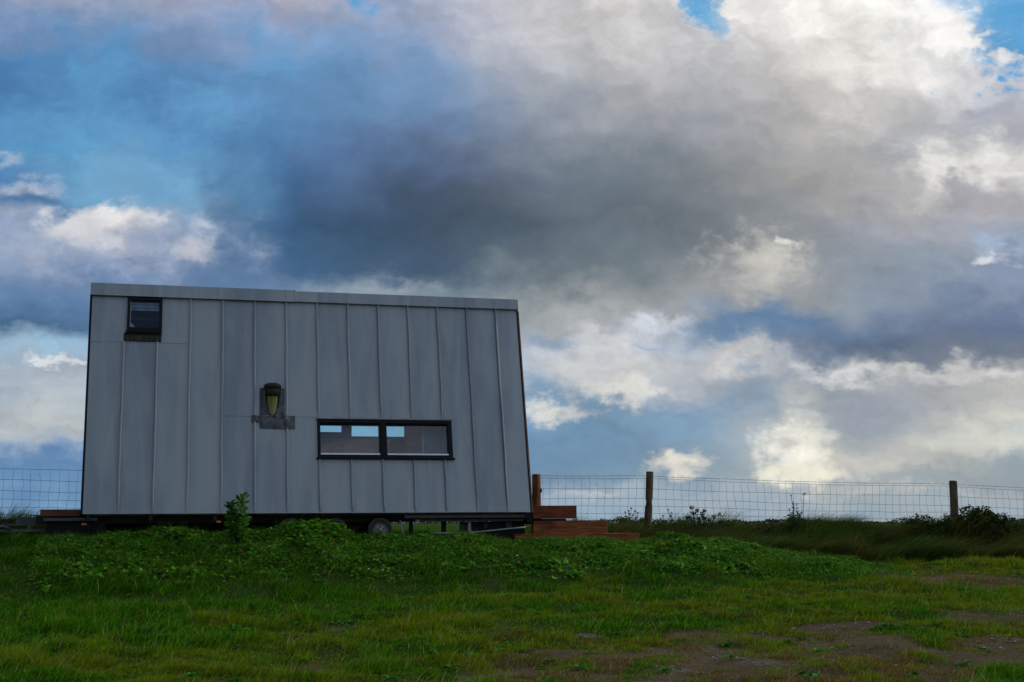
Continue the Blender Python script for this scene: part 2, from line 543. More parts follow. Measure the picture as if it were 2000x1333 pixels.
def obj_co(W, scale=(1, 1, 1)):
    return W.vm('MULTIPLY', W.n('ShaderNodeTexCoord').outputs['Object'], scale)


def mat_plain(name, c, rough=0.6, metal=0.0, spec=0.4, var=0.25, vs=6.0):
    def b(W):
        n = W.noise(obj_co(W), vs, 5, 0.6).outputs[0]
        f = W.mr(n, 0.3, 0.7, 1 - var, 1 + var, smooth=False)
        col = W.vm('SCALE', tuple(c))
        W.t.links.new(f, col.node.inputs['Scale'])
        r = W.mr(n, 0.3, 0.7, rough * 0.85, min(1, rough * 1.15), smooth=False)
        return pbr(W, col, r, metal, spec)
    return material(name, b)


def b_zinc(W):
    co = W.n('ShaderNodeTexCoord').outputs['Object']
    sx = W.n('ShaderNodeSeparateXYZ', {0: co})
    # each sheet between two seams has its own tone (seams every 0.53 m)
    sheet = W.m('FLOOR', W.m('DIVIDE', W.m('ADD', sx.outputs[0], 3.6), 0.53))
    tone = W.n('ShaderNodeTexWhiteNoise', {1: sheet}, noise_dimensions='1D').outputs[0]
    shift = W.n('ShaderNodeCombineXYZ', {0: W.m('MULTIPLY', sheet, 3.7), 1: 0.0, 2: W.m('MULTIPLY', sheet, 1.3)}).outputs[0]
    cs = W.vm('ADD', co, shift)
    streak = W.noise(W.vm('MULTIPLY', cs, (2.4, 0.6, 0.30)), 2.0, 5, 0.55, 0.6).outputs[0]
    cloud = W.noise(cs, 0.9, 3, 0.5).outputs[0]
    fine = W.noise(W.vm('MULTIPLY', cs, (26, 4, 1.2)), 2.0, 4, 0.6).outputs[0]
    f = W.m('ADD', W.m('ADD', W.m('MULTIPLY', streak, 0.55), W.m('MULTIPLY', cloud, 0.30)), W.m('MULTIPLY', tone, 0.15))
    col = W.mix(W.mr(f, 0.30, 0.66), (0.188, 0.208, 0.248), (0.290, 0.309, 0.340))
    col = W.mix(W.mr(fine, 0.60, 0.82, 0, 0.2), col, (0.11, 0.115, 0.14))
    r = W.mr(f, 0.3, 0.7, 0.40, 0.52, smooth=False)
    return pbr(W, col, r, 0.35, 0.5)


def b_wood(dark, light, axis=(1.2, 9, 14), scale=2.0, rough=0.55):
    def b(W):
        co = W.n('ShaderNodeTexCoord').outputs['Object']
        g = W.noise(W.vm('MULTIPLY', co, axis), scale, 6, 0.6, 1.2).outputs[0]
        k = W.noise(co, 3.0, 3, 0.5).outputs[0]
        v = W.n('ShaderNodeTexVoronoi', {'Vector': W.vm('MULTIPLY', co, (2.2, 3, 8)), 'Scale': 1.0}).outputs['Distance']
        col = W.mix(W.mr(g, 0.3, 0.7), dark, light)
        col = W.mix(W.mr(k, 0.5, 0.75, 0, 0.55), col, tuple(c * 0.45 for c in dark))
        col = W.mix(W.mr(v, 0.05, 0.13, 0.8, 0.0), col, tuple(c * 0.3 for c in dark))
        bump = W.n('ShaderNodeBump', {'Strength': 0.35, 'Distance': 0.006, 'Height': g})
        return pbr(W, col, rough, 0, 0.15, bump.outputs[0])
    return b


def b_leaf(W):
    at_ = W.n('ShaderNodeAttribute', attribute_name='tint').outputs['Color']
    d = pbr(W, at_, 0.65, 0, 0.03)
    tr = W.n('ShaderNodeBsdfTranslucent', {'Color': W.mix(1.0, at_, (1.5, 1.4, 0.6), 'MULTIPLY')}).outputs[0]
    return W.n('ShaderNodeMixShader', {0: 0.28, 1: d, 2: tr}).outputs[0]


def b_glass(W):
    fr = W.n('ShaderNodeFresnel', {'IOR': 1.5}).outputs[0]
    fr = W.m('MULTIPLY', fr, 1.9, clamp=True)
    gl = W.n('ShaderNodeBsdfGlossy', {'Color': (0.9, 0.93, 1, 1), 'Roughness': 0.015}).outputs[0]
    tr = W.n('ShaderNodeBsdfTransparent', {'Color': (0.86, 0.90, 0.90, 1)}).outputs[0]
    return W.n('ShaderNodeMixShader', {0: fr, 1: tr, 2: gl}).outputs[0]


M_zinc = material('zinc', b_zinc)
M_lead = material('lead', lambda W: pbr(W, W.mix(W.mr(W.noise(obj_co(W, (5, 5, 3)), 1.6, 5, 0.55, 0.6).outputs[0], 0.30, 0.75), (0.022, 0.024, 0.032), (0.115, 0.112, 0.115)), 0.36, 0.55, 0.5))
M_mossy = material('mossy_lead', lambda W: pbr(W, W.mix(W.mr(W.noise(obj_co(W, (14, 8, 4)), 2.5, 6, 0.65, 0.6).outputs[0], 0.38, 0.66), (0.012, 0.012, 0.011), (0.06, 0.055, 0.03)), 0.75, 0.0, 0.3))
M_steel = material('flue_steel', lambda W: pbr(W, W.mix(W.mr(W.noise(obj_co(W, (4, 4, 1)), 4, 4, 0.5).outputs[0], 0.35, 0.65), (0.060, 0.056, 0.018), (0.115, 0.108, 0.040)), 0.12, 1.0, 0.5))  # olive of the reflected grass is put into the steel's colour
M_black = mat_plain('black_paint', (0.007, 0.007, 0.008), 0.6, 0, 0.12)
M_dark = mat_plain('dark_frame', (0.005, 0.005, 0.008), 0.5, 0, 0.14)
M_soot = mat_plain('sooty_metal', (0.016, 0.014, 0.010), 0.7, 0, 0.3, 0.5, 14)
M_trim = mat_plain('grey_trim', (0.20, 0.21, 0.22), 0.45, 0.3, 0.5)
M_bead = mat_plain('pale_sill', (0.72, 0.72, 0.76), 0.4, 0, 0.4, 0.06)
M_white = mat_plain('pale_cloth', (0.65, 0.66, 0.72), 0.8, 0, 0.3, 0.08)
M_galv = mat_plain('galvanised_steel', (0.17, 0.19, 0.20), 0.5, 0.5, 0.5, 0.35, 9)
M_chassis = mat_plain('chassis_steel', (0.022, 0.022, 0.022), 0.7, 0.0, 0.2, 0.5, 9)
M_drawbar = mat_plain('dull_galvanised', (0.055, 0.068, 0.074), 0.65, 0.2, 0.3, 0.35, 9)
M_rail = mat_plain('dull_rail', (0.045, 0.045, 0.04), 0.7, 0.0, 0.3, 0.4, 9)
M_edge = mat_plain('pale_rubber', (0.085, 0.085, 0.088), 0.7, 0, 0.3, 0.3, 12)  # paler than the tyre, for the tread edge of the near wheels
M_rubber = mat_plain('rubber', (0.028, 0.028, 0.030), 0.72, 0, 0.35, 0.3, 12)
M_rim = mat_plain('wheel_rim', (0.22, 0.225, 0.23), 0.5, 0.4, 0.5, 0.3, 15)
M_orange = mat_plain('orange_lens', (0.75, 0.13, 0.03), 0.3, 0, 0.5, 0.1)
M_red = mat_plain('red_lens', (0.35, 0.02, 0.015), 0.3, 0, 0.5, 0.1)
M_glass = material('window_glass', b_glass)
M_inner = material('plywood_lining', b_wood((0.62, 0.38, 0.36), (0.76, 0.50, 0.47), (1, 1, 3), 1.2, 0.6))
M_navy = mat_plain('backlit_navy', (0.11, 0.15, 0.32), 0.85, 0, 0.2, 0.35, 20)  # backlit shade of the rear wall, put into its colour as navy
M_curtain = mat_plain('blue_curtain', (0.34, 0.40, 0.58), 0.85, 0, 0.2, 0.25, 8)
M_brownf = mat_plain('brown_cloth', (0.12, 0.07, 0.06), 0.9, 0, 0.2, 0.3, 12)
M_step = material('stained_timber', b_wood((0.10, 0.026, 0.009), (0.31, 0.095, 0.027)))
M_step_red = material('stained_timber_red', b_wood((0.10, 0.021, 0.009), (0.24, 0.054, 0.020)))
M_clad = material('end_cladding', b_wood((0.12, 0.06, 0.035), (0.24, 0.13, 0.07), (6, 6, 1.2)))
M_brownpost = material('rough_timber', b_wood((0.07, 0.030, 0.011), (0.24, 0.115, 0.042), (10, 10, 1.2), 2.2, 0.7))
M_deck = material('deck_timber', b_wood((0.06, 0.022, 0.012), (0.14, 0.045, 0.022)))
M_post = material('weathered_post', b_wood((0.055, 0.040, 0.024), (0.15, 0.11, 0.065), (12, 12, 1.5), 2.0, 0.85))
M_wire = mat_plain('wire', (0.075, 0.075, 0.08), 0.6, 0.4, 0.4)
M_leaf = material('leaf', b_leaf)
M_bark = mat_plain('bark', (0.05, 0.04, 0.03), 0.9, 0, 0.2)
M_stem = mat_plain('dry_stem', (0.05, 0.045, 0.03), 0.85, 0, 0.2)
M_petal = mat_plain('white_petal', (0.75, 0.74, 0.70), 0.7, 0, 0.2, 0.05)
M_yellow = mat_plain('yellow_petal', (0.75, 0.5, 0.04), 0.7, 0, 0.2, 0.05)


def b_ground(W):
    at_ = W.n('ShaderNodeAttribute', attribute_name='tint').outputs['Color']
    co = W.n('ShaderNodeTexCoord').outputs['Object']
    n = W.noise(co, 14.0, 6, 0.65).outputs[0]
    n2 = W.noise(co, 55.0, 4, 0.6).outputs[0]
    f = W.mr(W.m('ADD', W.m('MULTIPLY', n, 0.6), W.m('MULTIPLY', n2, 0.4)), 0.3, 0.7, 0.45, 1.55, smooth=False)
    c = W.vm('SCALE', at_)
    W.t.links.new(f, c.node.inputs['Scale'])
    bump = W.n('ShaderNodeBump', {'Strength': 0.8, 'Distance': 0.03, 'Height': n})
    return W.n('ShaderNodeBsdfDiffuse', {'Color': c, 'Roughness': 0.6, 'Normal': bump.outputs[0]}).outputs[0]


M_ground = material('soil_and_turf', b_ground)

# ------------------------------------------------------------------ house frame of reference
AL, PH, TAU = 0.264632, 0.231232, 0.00657906
FH = 3.69284                       # slope height of the clad face
PITCH_S = 0.53                     # spacing of the standing seams
O = Vector((-6.71185, 21.29830, 0.150638 + EZ))
E1 = Vector((math.cos(AL) * math.cos(TAU), math.sin(AL) * math.cos(TAU), math.sin(TAU)))
E2 = Vector((-math.sin(AL), math.cos(AL), 0))
E3 = (Vector((0, 0, 1)) - E1 * E1.z).normalized()
RM = Matrix((E1, E2, E3)).transposed()
HOFF = (3.6, 1.25, -0.5)           # the house's own origin, in facade coordinates


def to_local(P):
    q = Vector(P) - O
    return Vector((q.dot(E1), q.dot(E2), q.dot(E3)))


CAM_L = to_local((0, 0, EZ))


def ray_l(px, py):
    d = Vector(ray(px, py))
    return Vector((d.dot(E1), d.dot(E2), d.dot(E3)))


def F(px, py, off=0.0):
    """pixel -> (a, b) on the leaning face, moved out by off"""
    d = ray_l(px, py)
    nrm = Vector((0, -math.cos(PH), math.sin(PH)))
    t = (off - CAM_L.dot(nrm)) / d.dot(nrm)
    p = CAM_L + d * t
    return p.x, p.y * math.sin(PH) + p.z * math.cos(PH)


def FY(px, py, y):
    """pixel -> (x, z) on the upright plane y of the house frame"""
    d = ray_l(px, py)
    t = (y - CAM_L.y) / d.y
    p = CAM_L + d * t
    return p.x, p.z


def fp(a, b, o=0.0):
    return (a, b * math.sin(PH) - o * math.cos(PH), b * math.cos(PH) + o * math.sin(PH))


def fbox(mb, a0, a1, b0, b1, o0, o1):
    mb.hexa([fp(a0, b0, o1), fp(a1, b0, o1), fp(a1, b0, o0), fp(a0, b0, o0),
             fp(a0, b1, o1), fp(a1, b1, o1), fp(a1, b1, o0), fp(a0, b1, o0)])


def frame_root(name, loc_local):
    r = empty(name)
    M = RM.to_4x4()
    M.translation = O + RM @ Vector(loc_local)
    r.matrix_world = M
    return r


# ------------------------------------------------------------------ ground
FEN_L, FEN_R = np.array([-8.4, 24.3]), np.array([9.13, 28.5])
CA, SA = math.cos(AL), math.sin(AL)


def AB(x, y):
    dx, dy = x - O.x, y - O.y
    return dx * CA + dy * SA, -dx * SA + dy * CA


FD = (FEN_R - FEN_L) / np.linalg.norm(FEN_R - FEN_L)


def fence_dist(x, y):
    return (x - FEN_L[0]) * -FD[1] + (y - FEN_L[1]) * FD[0]


def smax(a, b, k=0.12):
    h = np.clip(0.5 + 0.5 * (a - b) / k, 0, 1)
    return b * (1 - h) + a * h + k * h * (1 - h)


def ground_rel(x, y):
    """height of the ground relative to the eye"""
    base = np.interp(y, [-500, 0, 8, 12, 16, 20, 24, 27.5, 31, 40, 4000],
                     [-1.7, -1.66, -1.56, -1.41, -1.19, -0.96, -0.77, -0.64, -0.5, -0.36, -0.36])
    A, B = AB(x, y)
    Fd = -B
    wob = (fbm(x * 0.45, y * 0.45, 3, 3) - 0.5)
    edge = 0.35 + 0.5 * wob
    toe = 3.7 + 1.2 * wob
    mf = 1 - sstep(edge, toe, Fd)
    mr = 1 - sstep(9.3 + 0.6 * wob, 13.6 + 1.4 * wob, A)
    mb_ = 1 - sstep(3.5, 7, B)
    mm = mf * mr * mb_
    g = base * (1 - mm) + (-0.34) * mm
    fd = fence_dist(x, y)
    bank = -0.21 - 0.48 * sstep(0.4, 2.2, -fd) - 3.0 * sstep(2.0, 7.0, -fd)
    bank = bank - 0.02 * np.maximum(fd, 0) * (fd < 6) - 0.4 * sstep(0.5, 3.0, fd)
    g = smax(g, bank)
    near = sstep(60, 35, y) * sstep(30, 18, np.abs(x))
    g = g + near * (0.15 * (fbm(x * 0.7, y * 0.7, 21, 3) - 0.5) + 0.11 * (fbm(x * 2.1, y * 2.1, 31, 3) - 0.5))
    g = g + near * mf * mr * sstep(-0.2, 1.2, Fd) * 0.10 * (fbm(x * 1.4, y * 1.4, 41, 2) - 0.4)
    return g


def gz(x, y):
    return float(ground_rel(np.array([float(x)]), np.array([float(y)]))[0]) + EZ


def ground_hit(px, py):
    d = ray(px, py)
    ts = np.linspace(8, 60, 2600)
    X, Y, Z = d[0] * ts, d[1] * ts, d[2] * ts
    below = Z < ground_rel(X, Y)
    i = int(np.argmax(below)) if below.any() else len(ts) - 1
    return X[i], Y[i]


def gauss_patches(x, y, lst):
    out = np.zeros_like(x)
    for (px, py, rx, ry) in lst:
        gx, gy = ground_hit(px, py)
        gx2, gy2 = ground_hit(px, py - ry)
        sx = rx * gy / FPX
        sy = max(0.15, abs(gy2 - gy))
        out = np.maximum(out, np.exp(-(((x - gx) / sx) ** 2 + ((y - gy) / sy) ** 2)))
    return out


DIRT = [(1560, 1295, 560, 44), (1200, 1320, 300, 30), (1250, 1290, 220, 30), (1500, 1290, 260, 34), (1800, 1290, 260, 36), (1950, 1215, 110, 18), (1650, 1225, 130, 10),
        (1420, 1245, 150, 14), (1160, 1245, 60, 8), (1980, 1260, 120, 14), (1850, 1130, 130, 8), (1050, 1320, 150, 16),
        (650, 1228, 30, 4)]
GRAVEL = [(1655, 1222, 80, 6), (1710, 1225, 60, 4), (1990, 1190, 60, 8), (1985, 1250, 55, 5), (1930, 1262, 50, 4), (1400, 1285, 55, 10),
          (1500, 1230, 60, 6), (1150, 1240, 45, 5), (1330, 1310, 70, 8), (1260, 1305, 60, 6), (1480, 1290, 45, 5), (1190, 1240, 30, 4)]


def ground_masks(x, y):
    d = gauss_patches(x, y, DIRT)
    n = fbm(x * 1.1, y * 1.1, 77, 4)
    dirt = sstep(0.30, 0.60, d * 1.05 + (n - 0.5) * 1.25 + 0.06)
    g = gauss_patches(x, y, GRAVEL)
    n2 = fbm(x * 6, y * 6, 99, 4)
    n3 = vnoise(x * 21, y * 21, 98)
    grav = sstep(0.55, 0.80, g * 0.62 + (n2 - 0.5) * 1.5 + (n3 - 0.5) * 0.55)
    return dirt, grav


def axis_steps(lo, hi, step, far_lo, far_hi, grow=1.35):
    a = list(np.arange(lo, hi + 1e-6, step))
    s = step
    v = a[-1]
    while v < far_hi:
        s *= grow
        v += s
        a.append(v)
    s = step
    v = a[0]
    pre = []
    while v > far_lo:
        s *= grow
        v -= s
        pre.append(v)
    return np.array(pre[::-1] + a)


gx = axis_steps(-12.5, 14.5, 0.09, -4000, 4000)
gy = axis_steps(9.5, 32.0, 0.09, -300, 6000)
GX, GY = np.meshgrid(gx, gy)
gxf, gyf = GX.ravel(), GY.ravel()
gzf = ground_rel(gxf, gyf) + EZ
nx, ny = len(gx), len(gy)
idx = np.arange(nx * ny).reshape(ny, nx)
q = np.stack([idx[:-1, :-1], idx[:-1, 1:], idx[1:, 1:], idx[1:, :-1]], -1).reshape(-1, 4)
T = np.concatenate([q[:, [0, 1, 2]], q[:, [0, 2, 3]]])
dirt, grav = ground_masks(gxf, gyf)
nn = fbm(gxf * 0.8, gyf * 0.8, 5, 4)[:, None]
turf = np.array([0.020, 0.050, 0.010]) * (1 - nn) + np.array([0.045, 0.050, 0.014]) * nn
soil = np.array([0.108, 0.080, 0.050]) * (0.7 + 0.6 * nn)
stone = np.array([0.26, 0.25, 0.245])
gc = turf * (1 - dirt[:, None]) + soil * dirt[:, None]
gc = gc * (1 - 0.15 * grav[:, None]) + stone * 0.15 * grav[:, None]
farf = sstep(30, 40, gyf)[:, None]
fieldn = fbm(gxf * 0.02, gyf * 0.02, 8, 3)[:, None]
field = np.array([0.028, 0.080, 0.010]) * (1 - fieldn) + np.array([0.060, 0.090, 0.014]) * fieldn
gc = gc * (1 - farf) + field * farf
ground = np_mesh('ground', np.stack([gxf, gyf, gzf], 1), T, M_ground, gc)
tag(ground, kind='structure')
ground.data.polygons.foreach_set('use_smooth', np.ones(len(T), dtype=bool))

# ------------------------------------------------------------------ grass and leaves as arrays


def blades(P, h, w, yaw, bend, lean, seg, base_c, tip_c=None):
    """P base points (n,3); h, w, yaw, bend (n); lean = (n,2) horizontal drift of the tip per unit height"""
    n = len(P)
    dx, dy = np.cos(yaw), np.sin(yaw)
    V = np.zeros((n, seg * 2 + 1, 3), dtype=np.float32)
    C = np.zeros((n, seg * 2 + 1, 3), dtype=np.float32)
    if tip_c is None:
        tip_c = base_c * 1.15
    for s in range(seg + 1):
        t = s / seg
        cx = P[:, 0] + (lean[:, 0] * t ** 1.7 + -dy * bend * t * t) * h
        cy = P[:, 1] + (lean[:, 1] * t ** 1.7 + dx * bend * t * t) * h
        slump = np.sqrt(np.maximum(0.15, 1 - 0.45 * t * t * np.minimum(1.6, (lean ** 2).sum(1) + bend ** 2)))
        cz = P[:, 2] + h * t * slump
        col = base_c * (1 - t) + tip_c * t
        ww = w * (1 - t) ** 0.7 * 0.5
        if s < seg:
            V[:, 2 * s, 0] = cx - dx * ww
            V[:, 2 * s, 1] = cy - dy * ww
            V[:, 2 * s, 2] = cz
            V[:, 2 * s + 1, 0] = cx + dx * ww
            V[:, 2 * s + 1, 1] = cy + dy * ww
            V[:, 2 * s + 1, 2] = cz
            C[:, 2 * s] = col
            C[:, 2 * s + 1] = col
        else:
            V[:, 2 * s] = np.stack([cx, cy, cz], 1)
            C[:, 2 * s] = col
    tri = []
    for s in range(seg - 1):
        a = 2 * s
        tri += [(a, a + 1, a + 3), (a, a + 3, a + 2)]
    a = 2 * (seg - 1)
    tri.append((a, a + 1, a + 2))
    tri = np.array(tri)
    k = seg * 2 + 1
    Tt = (tri[None] + (np.arange(n) * k)[:, None, None]).reshape(-1, 3)
    return V.reshape(-1, 3), Tt, C.reshape(-1, 3)


def leaves(P, L, Wd, D, U, c):
    """leaf = two folded triangles pairs; P base (n,3), D direction, U approx up"""
    n = len(P)
    D = D / np.linalg.norm(D, axis=1)[:, None]
    Sd = np.cross(D, U)
    Sd /= np.maximum(1e-6, np.linalg.norm(Sd, axis=1))[:, None]
    N = np.cross(Sd, D)
    L = L[:, None]
    Wd = Wd[:, None]
    mid = P + D * L * 0.45 + N * L * 0.02
    tip = P + D * L - N * L * 0.18
    lft = mid + Sd * Wd * 0.5 + N * L * 0.10
    rgt = mid - Sd * Wd * 0.5 + N * L * 0.10
    up2 = P + D * L * 0.78 - N * L * 0.05
    l2 = up2 + Sd * Wd * 0.36
    r2 = up2 - Sd * Wd * 0.36
    V = np.stack([P, lft, mid, rgt, l2, r2, tip], 1)
    tri = np.array([(0, 2, 1), (0, 3, 2), (1, 2, 4), (2, 3, 5), (2, 5, 4), (4, 5, 6)])
    Tt = (tri[None] + (np.arange(n) * 7)[:, None, None]).reshape(-1, 3)
    C = np.repeat(c, 7, axis=0)
    return V.reshape(-1, 3), Tt, C


def rnd_dir(n, zlo, zhi):
    a = rng.uniform(0, 2 * math.pi, n)
    z = rng.uniform(zlo, zhi, n)
    r = np.sqrt(np.maximum(0.0, 1 - z * z))
    return np.stack([r * np.cos(a), r * np.sin(a), z], 1)


def jitter(c, n, amt=0.3):
    c = np.asarray(c, dtype=float)
    if c.ndim == 1:
        c = np.repeat(c[None], n, 0)
    return c * (1 + amt * rng.uniform(-1, 1, (n, 1))) * (1 + 0.12 * rng.uniform(-1, 1, (n, 3)))


# lawn ------------------------------------------------------------
def lawn():
    N = 780000
    # denser towards the camera
    u = rng.uniform(0, 1, N)
    y0, y1 = 10.8, 29.0
    y = y0 * (y1 / y0) ** (u ** 1.05)
    x = rng.uniform(-1, 1, N) * (0.40 * y + 1.6)
    A, B = AB(x, y)
    fd = fence_dist(x, y)
    dirt, grav = ground_masks(x, y)
    clump = fbm(x * 3.2, y * 3.2, 51, 3)
    patch = fbm(x * 0.9, y * 0.9, 61, 4)
    keep = rng.uniform(0, 1, N) > (dirt * 0.50 * (clump < 0.58) + grav * 0.6)
    under = (A > 0.1) & (A < 7.4) & (B > 0.35) & (B < 2.4)
    keep &= ~(under & (rng.uniform(0, 1, N) < 0.8))
    keep &= fd < 0.8
    keep &= rng.uniform(0, 1, N) < 0.35 + 1.1 * clump
    x, y, A, B, dirt, clump, patch = (v[keep] for v in (x, y, A, B, dirt, clump, patch))
    n = len(x)
    z = ground_rel(x, y) + EZ
    onm = sstep(5.0, 2.2, -B) * sstep(14, 12, A)               # mound: longer, lusher
    left = sstep(-1.5, -6.0, x)
    tuss = sstep(0.50, 0.74, fbm(x * 2.3, y * 2.3, 57, 2))
    h = (0.019 + 0.072 * clump ** 1.8 + 0.070 * tuss) * (0.55 + 0.85 * rng.uniform(0, 1, n)) * (1 + 0.10 * onm + 0.35 * left)
    h *= 1 - 0.6 * sstep(6.5, 6.9, A) * sstep(9.9, 9.5, A) * sstep(1.5, 0.7, -B) * (B < 0.4)
    h *= (1 - 0.45 * dirt)
    w = rng.uniform(0.0050, 0.0105, n) * (0.6 + 0.045 * y)
    yaw = rng.uniform(0, 2 * math.pi, n)
    gust = fbm(x * 1.6, y * 1.6, 71, 3)
    lean = np.stack([0.45 + 0.9 * (gust - 0.4) + rng.normal(0, 0.45, n), rng.normal(-0.05, 0.4, n)], 1)
    bend = rng.normal(0, 0.35, n)
    deep = np.array([0.014, 0.074, 0.002])
    lush = np.array([0.096, 0.270, 0.006])
    olive = np.array([0.130, 0.190, 0.004])
    straw = np.array([0.200, 0.140, 0.050])
    brown = np.array([0.120, 0.068, 0.028])
    zone = sstep(0.36, 0.62, patch + 0.02 * sstep(20, 13, y) + 0.10 * sstep(-3, 5, x) - 0.28 * onm - 0.10 * left)[:, None]
    r = rng.uniform(0, 1, (n, 1)) ** 1.6
    r = r * (1 - 0.45 * onm[:, None])
    g = deep * (1 - r) + lush * r
    c = g * (1 - zone * 0.85) + olive * zone * 0.85
    dry = (rng.uniform(0, 1, n) < 0.03 + 0.15 * zone[:, 0] * (1 - onm) + 0.80 * dirt * (clump < 0.6))[:, None]
    db = rng.uniform(0, 1, (n, 1))
    c = np.where(dry, straw * db * 0.75 + brown * (1 - db * 0.75), c)
    c = jitter(c, n, 0.5)
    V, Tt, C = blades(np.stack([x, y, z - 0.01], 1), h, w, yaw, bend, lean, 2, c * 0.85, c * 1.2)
    # scattered stalks and low broad-leaved plants
    k = rng.choice(n, 14000, replace=False)
    ck = jitter(np.where(rng.uniform(0, 1, (14000, 1)) < 0.35, np.array([0.26, 0.22, 0.10]), np.array([0.11, 0.23, 0.02])), 14000, 0.4)
    V2, T2, C2 = blades(np.stack([x[k], y[k], z[k]], 1), h[k] * rng.uniform(1.2, 2.1, 14000), rng.uniform(0.005, 0.010, 14000), rng.uniform(0, 6.28, 14000),
                        rng.normal(0, 0.5, 14000), np.stack([rng.normal(0.4, 0.5, 14000), rng.normal(0, 0.4, 14000)], 1), 3, ck * 0.9, ck * 1.2)
    kr = rng.choice(n, 420, replace=False)
    m = 11
    Pr = np.repeat(np.stack([x[kr], y[kr], z[kr] + 0.015], 1), m, 0)
    Lr = np.repeat(rng.uniform(0.04, 0.11, 420), m) * rng.uniform(0.7, 1.2, 420 * m)
    cr = jitter(np.repeat(jitter(np.array([0.040, 0.150, 0.022]), 420, 0.5), m, 0), 420 * m, 0.3)
    V3, T3, C3 = leaves(Pr, Lr, Lr * 0.42, rnd_dir(420 * m, 0.1, 0.6), rnd_dir(420 * m, 0.7, 1), cr)
    T2 = T2 + len(V)
    T3 = T3 + len(V) + len(V2)
    V, Tt, C = np.concatenate([V, V2, V3]), np.concatenate([Tt, T2, T3]), np.concatenate([C, C2, C3])
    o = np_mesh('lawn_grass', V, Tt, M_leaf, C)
    tag(o, 'short windblown green and olive grass covering the foreground and the mound', 'grass', kind='stuff')


lawn()


def pebbles():
    """pale stones and grit in the worn patches, also standing for wet glints"""
    N = 60000
    y = rng.uniform(11.5, 22, N)
    x = rng.uniform(-2, 9.5, N)
    dirt, grav = ground_masks(x, y)
    gp = gauss_patches(x, y, GRAVEL)
    keep = rng.uniform(0, 1, N) < 0.42 * gp * gp + 0.012 * dirt
    x, y = x[keep], y[keep]
    n = len(x)
    z = ground_rel(x, y) + EZ
    sz = 0.005 + 0.020 * rng.uniform(0, 1, n) ** 3
    base = np.array([(0, 0, 1), (1, 0, 0), (0.3, 0.95, 0), (-0.8, 0.6, 0), (-0.8, -0.6, 0), (0.3, -0.95, 0)], dtype=float)
    V = base[None] * (sz[:, None, None] * rng.uniform(0.6, 1.4, (n, 6, 1)))
    V[:, :, 2] *= 0.6
    a = rng.uniform(0, 6.28, n)
    ca, sa = np.cos(a)[:, None], np.sin(a)[:, None]
    V = np.stack([V[:, :, 0] * ca - V[:, :, 1] * sa, V[:, :, 0] * sa + V[:, :, 1] * ca, V[:, :, 2]], 2)
    V += np.stack([x, y, z + 0.003], 1)[:, None]
    tri = np.array([(0, 1, 2), (0, 2, 3), (0, 3, 4), (0, 4, 5), (0, 5, 1)])
    T_ = (tri[None] + (np.arange(n) * 6)[:, None, None]).reshape(-1, 3)
    g = rng.uniform(0, 1, (n, 1))
    c = np.array([0.16, 0.145, 0.13]) * (1 - g) + np.array([0.38, 0.37, 0.36]) * g  # paleness also paints in the glint of wet ground
    o = np_mesh('gravel', V.reshape(-1, 3), T_, M_ground, np.repeat(c, 6, axis=0))
    tag(o, 'pale broken stones and painted wet glints over the bare muddy patches', 'gravel', kind='stuff')


pebbles()


def long_grass():
    """windblown tall grass on the bank along the fence"""
    N = 190000
    t = rng.uniform(-0.35, 1.35, N)
    d = rng.uniform(-2.6, 1.6, N)
    x = FEN_L[0] + (FEN_R[0] - FEN_L[0]) * t - FD[1] * d
    y = FEN_L[1] + (FEN_R[1] - FEN_L[1]) * t + FD[0] * d
    A, B = AB(x, y)
    cl = sstep(0.25, 0.75, fbm(x * 1.2, y * 1.2, 131, 3))
    hid = (A > -0.2) & (A < 7.6) & (d < 0.6)                      # under and just behind the house
    inmound = (A > -30) & (A < 11.5 + 1.2 * d)
    keep = ~hid & ~(inmound & (d < -0.4)) & (rng.uniform(0, 1, N) < 0.25 + 0.9 * cl)
    keep &= ~((A < 0) & (d < -0.5))
    keep &= ~((A > -0.5) & (A < 8.0) & (rng.uniform(0, 1, N) < 0.6))
    x, y, d, cl, A = x[keep], y[keep], d[keep], cl[keep], A[keep]
    n = len(x)
    z = ground_rel(x, y) + EZ
    low = sstep(9.5, 7.0, A) * 0.72 * sstep(-1.2, -0.4, A)
    tus = sstep(0.5, 0.78, fbm(x * 3.0, y * 3.0, 133, 2))
    h = (0.14 + 0.36 * cl + 0.18 * tus) * (0.65 + 0.6 * rng.uniform(0, 1, n)) * (1 - low)
    w = rng.uniform(0.007, 0.013, n)
    yaw = rng.uniform(0, 2 * math.pi, n)
    gu = fbm(x * 1.1, y * 1.1, 141, 3)
    lean = np.stack([0.85 + 1.8 * (gu - 0.4) + rng.normal(0, 0.30, n), -0.30 + rng.normal(0, 0.3, n)], 1)
    bend = rng.normal(0, 0.2, n)
    a = np.array([0.030, 0.074, 0.009])
    b = np.array([0.052, 0.062, 0.012])
    c_ = np.array([0.095, 0.064, 0.030])
    r = rng.uniform(0, 1, (n, 1))
    zn = sstep(0.4, 0.65, fbm(x * 1.3, y * 1.3, 151, 3))[:, None]
    c = a * (1 - zn) + b * zn
    c = np.where(r < 0.12, c_, c)
    c = np.where(rng.uniform(0, 1, (n, 1)) < 0.035, np.array([0.22, 0.18, 0.08]), c)
    c = jitter(c, n, 0.55)
    V, Tt, C = blades(np.stack([x, y, z - 0.02], 1), h, w, yaw, bend, lean, 4, c * 0.8, c * 1.2)
    o = np_mesh('bank_grass', V, Tt, M_leaf, C)
    tag(o, 'tall dull green and brown grass blown sideways along the fence bank', 'grass', kind='stuff')


long_grass()


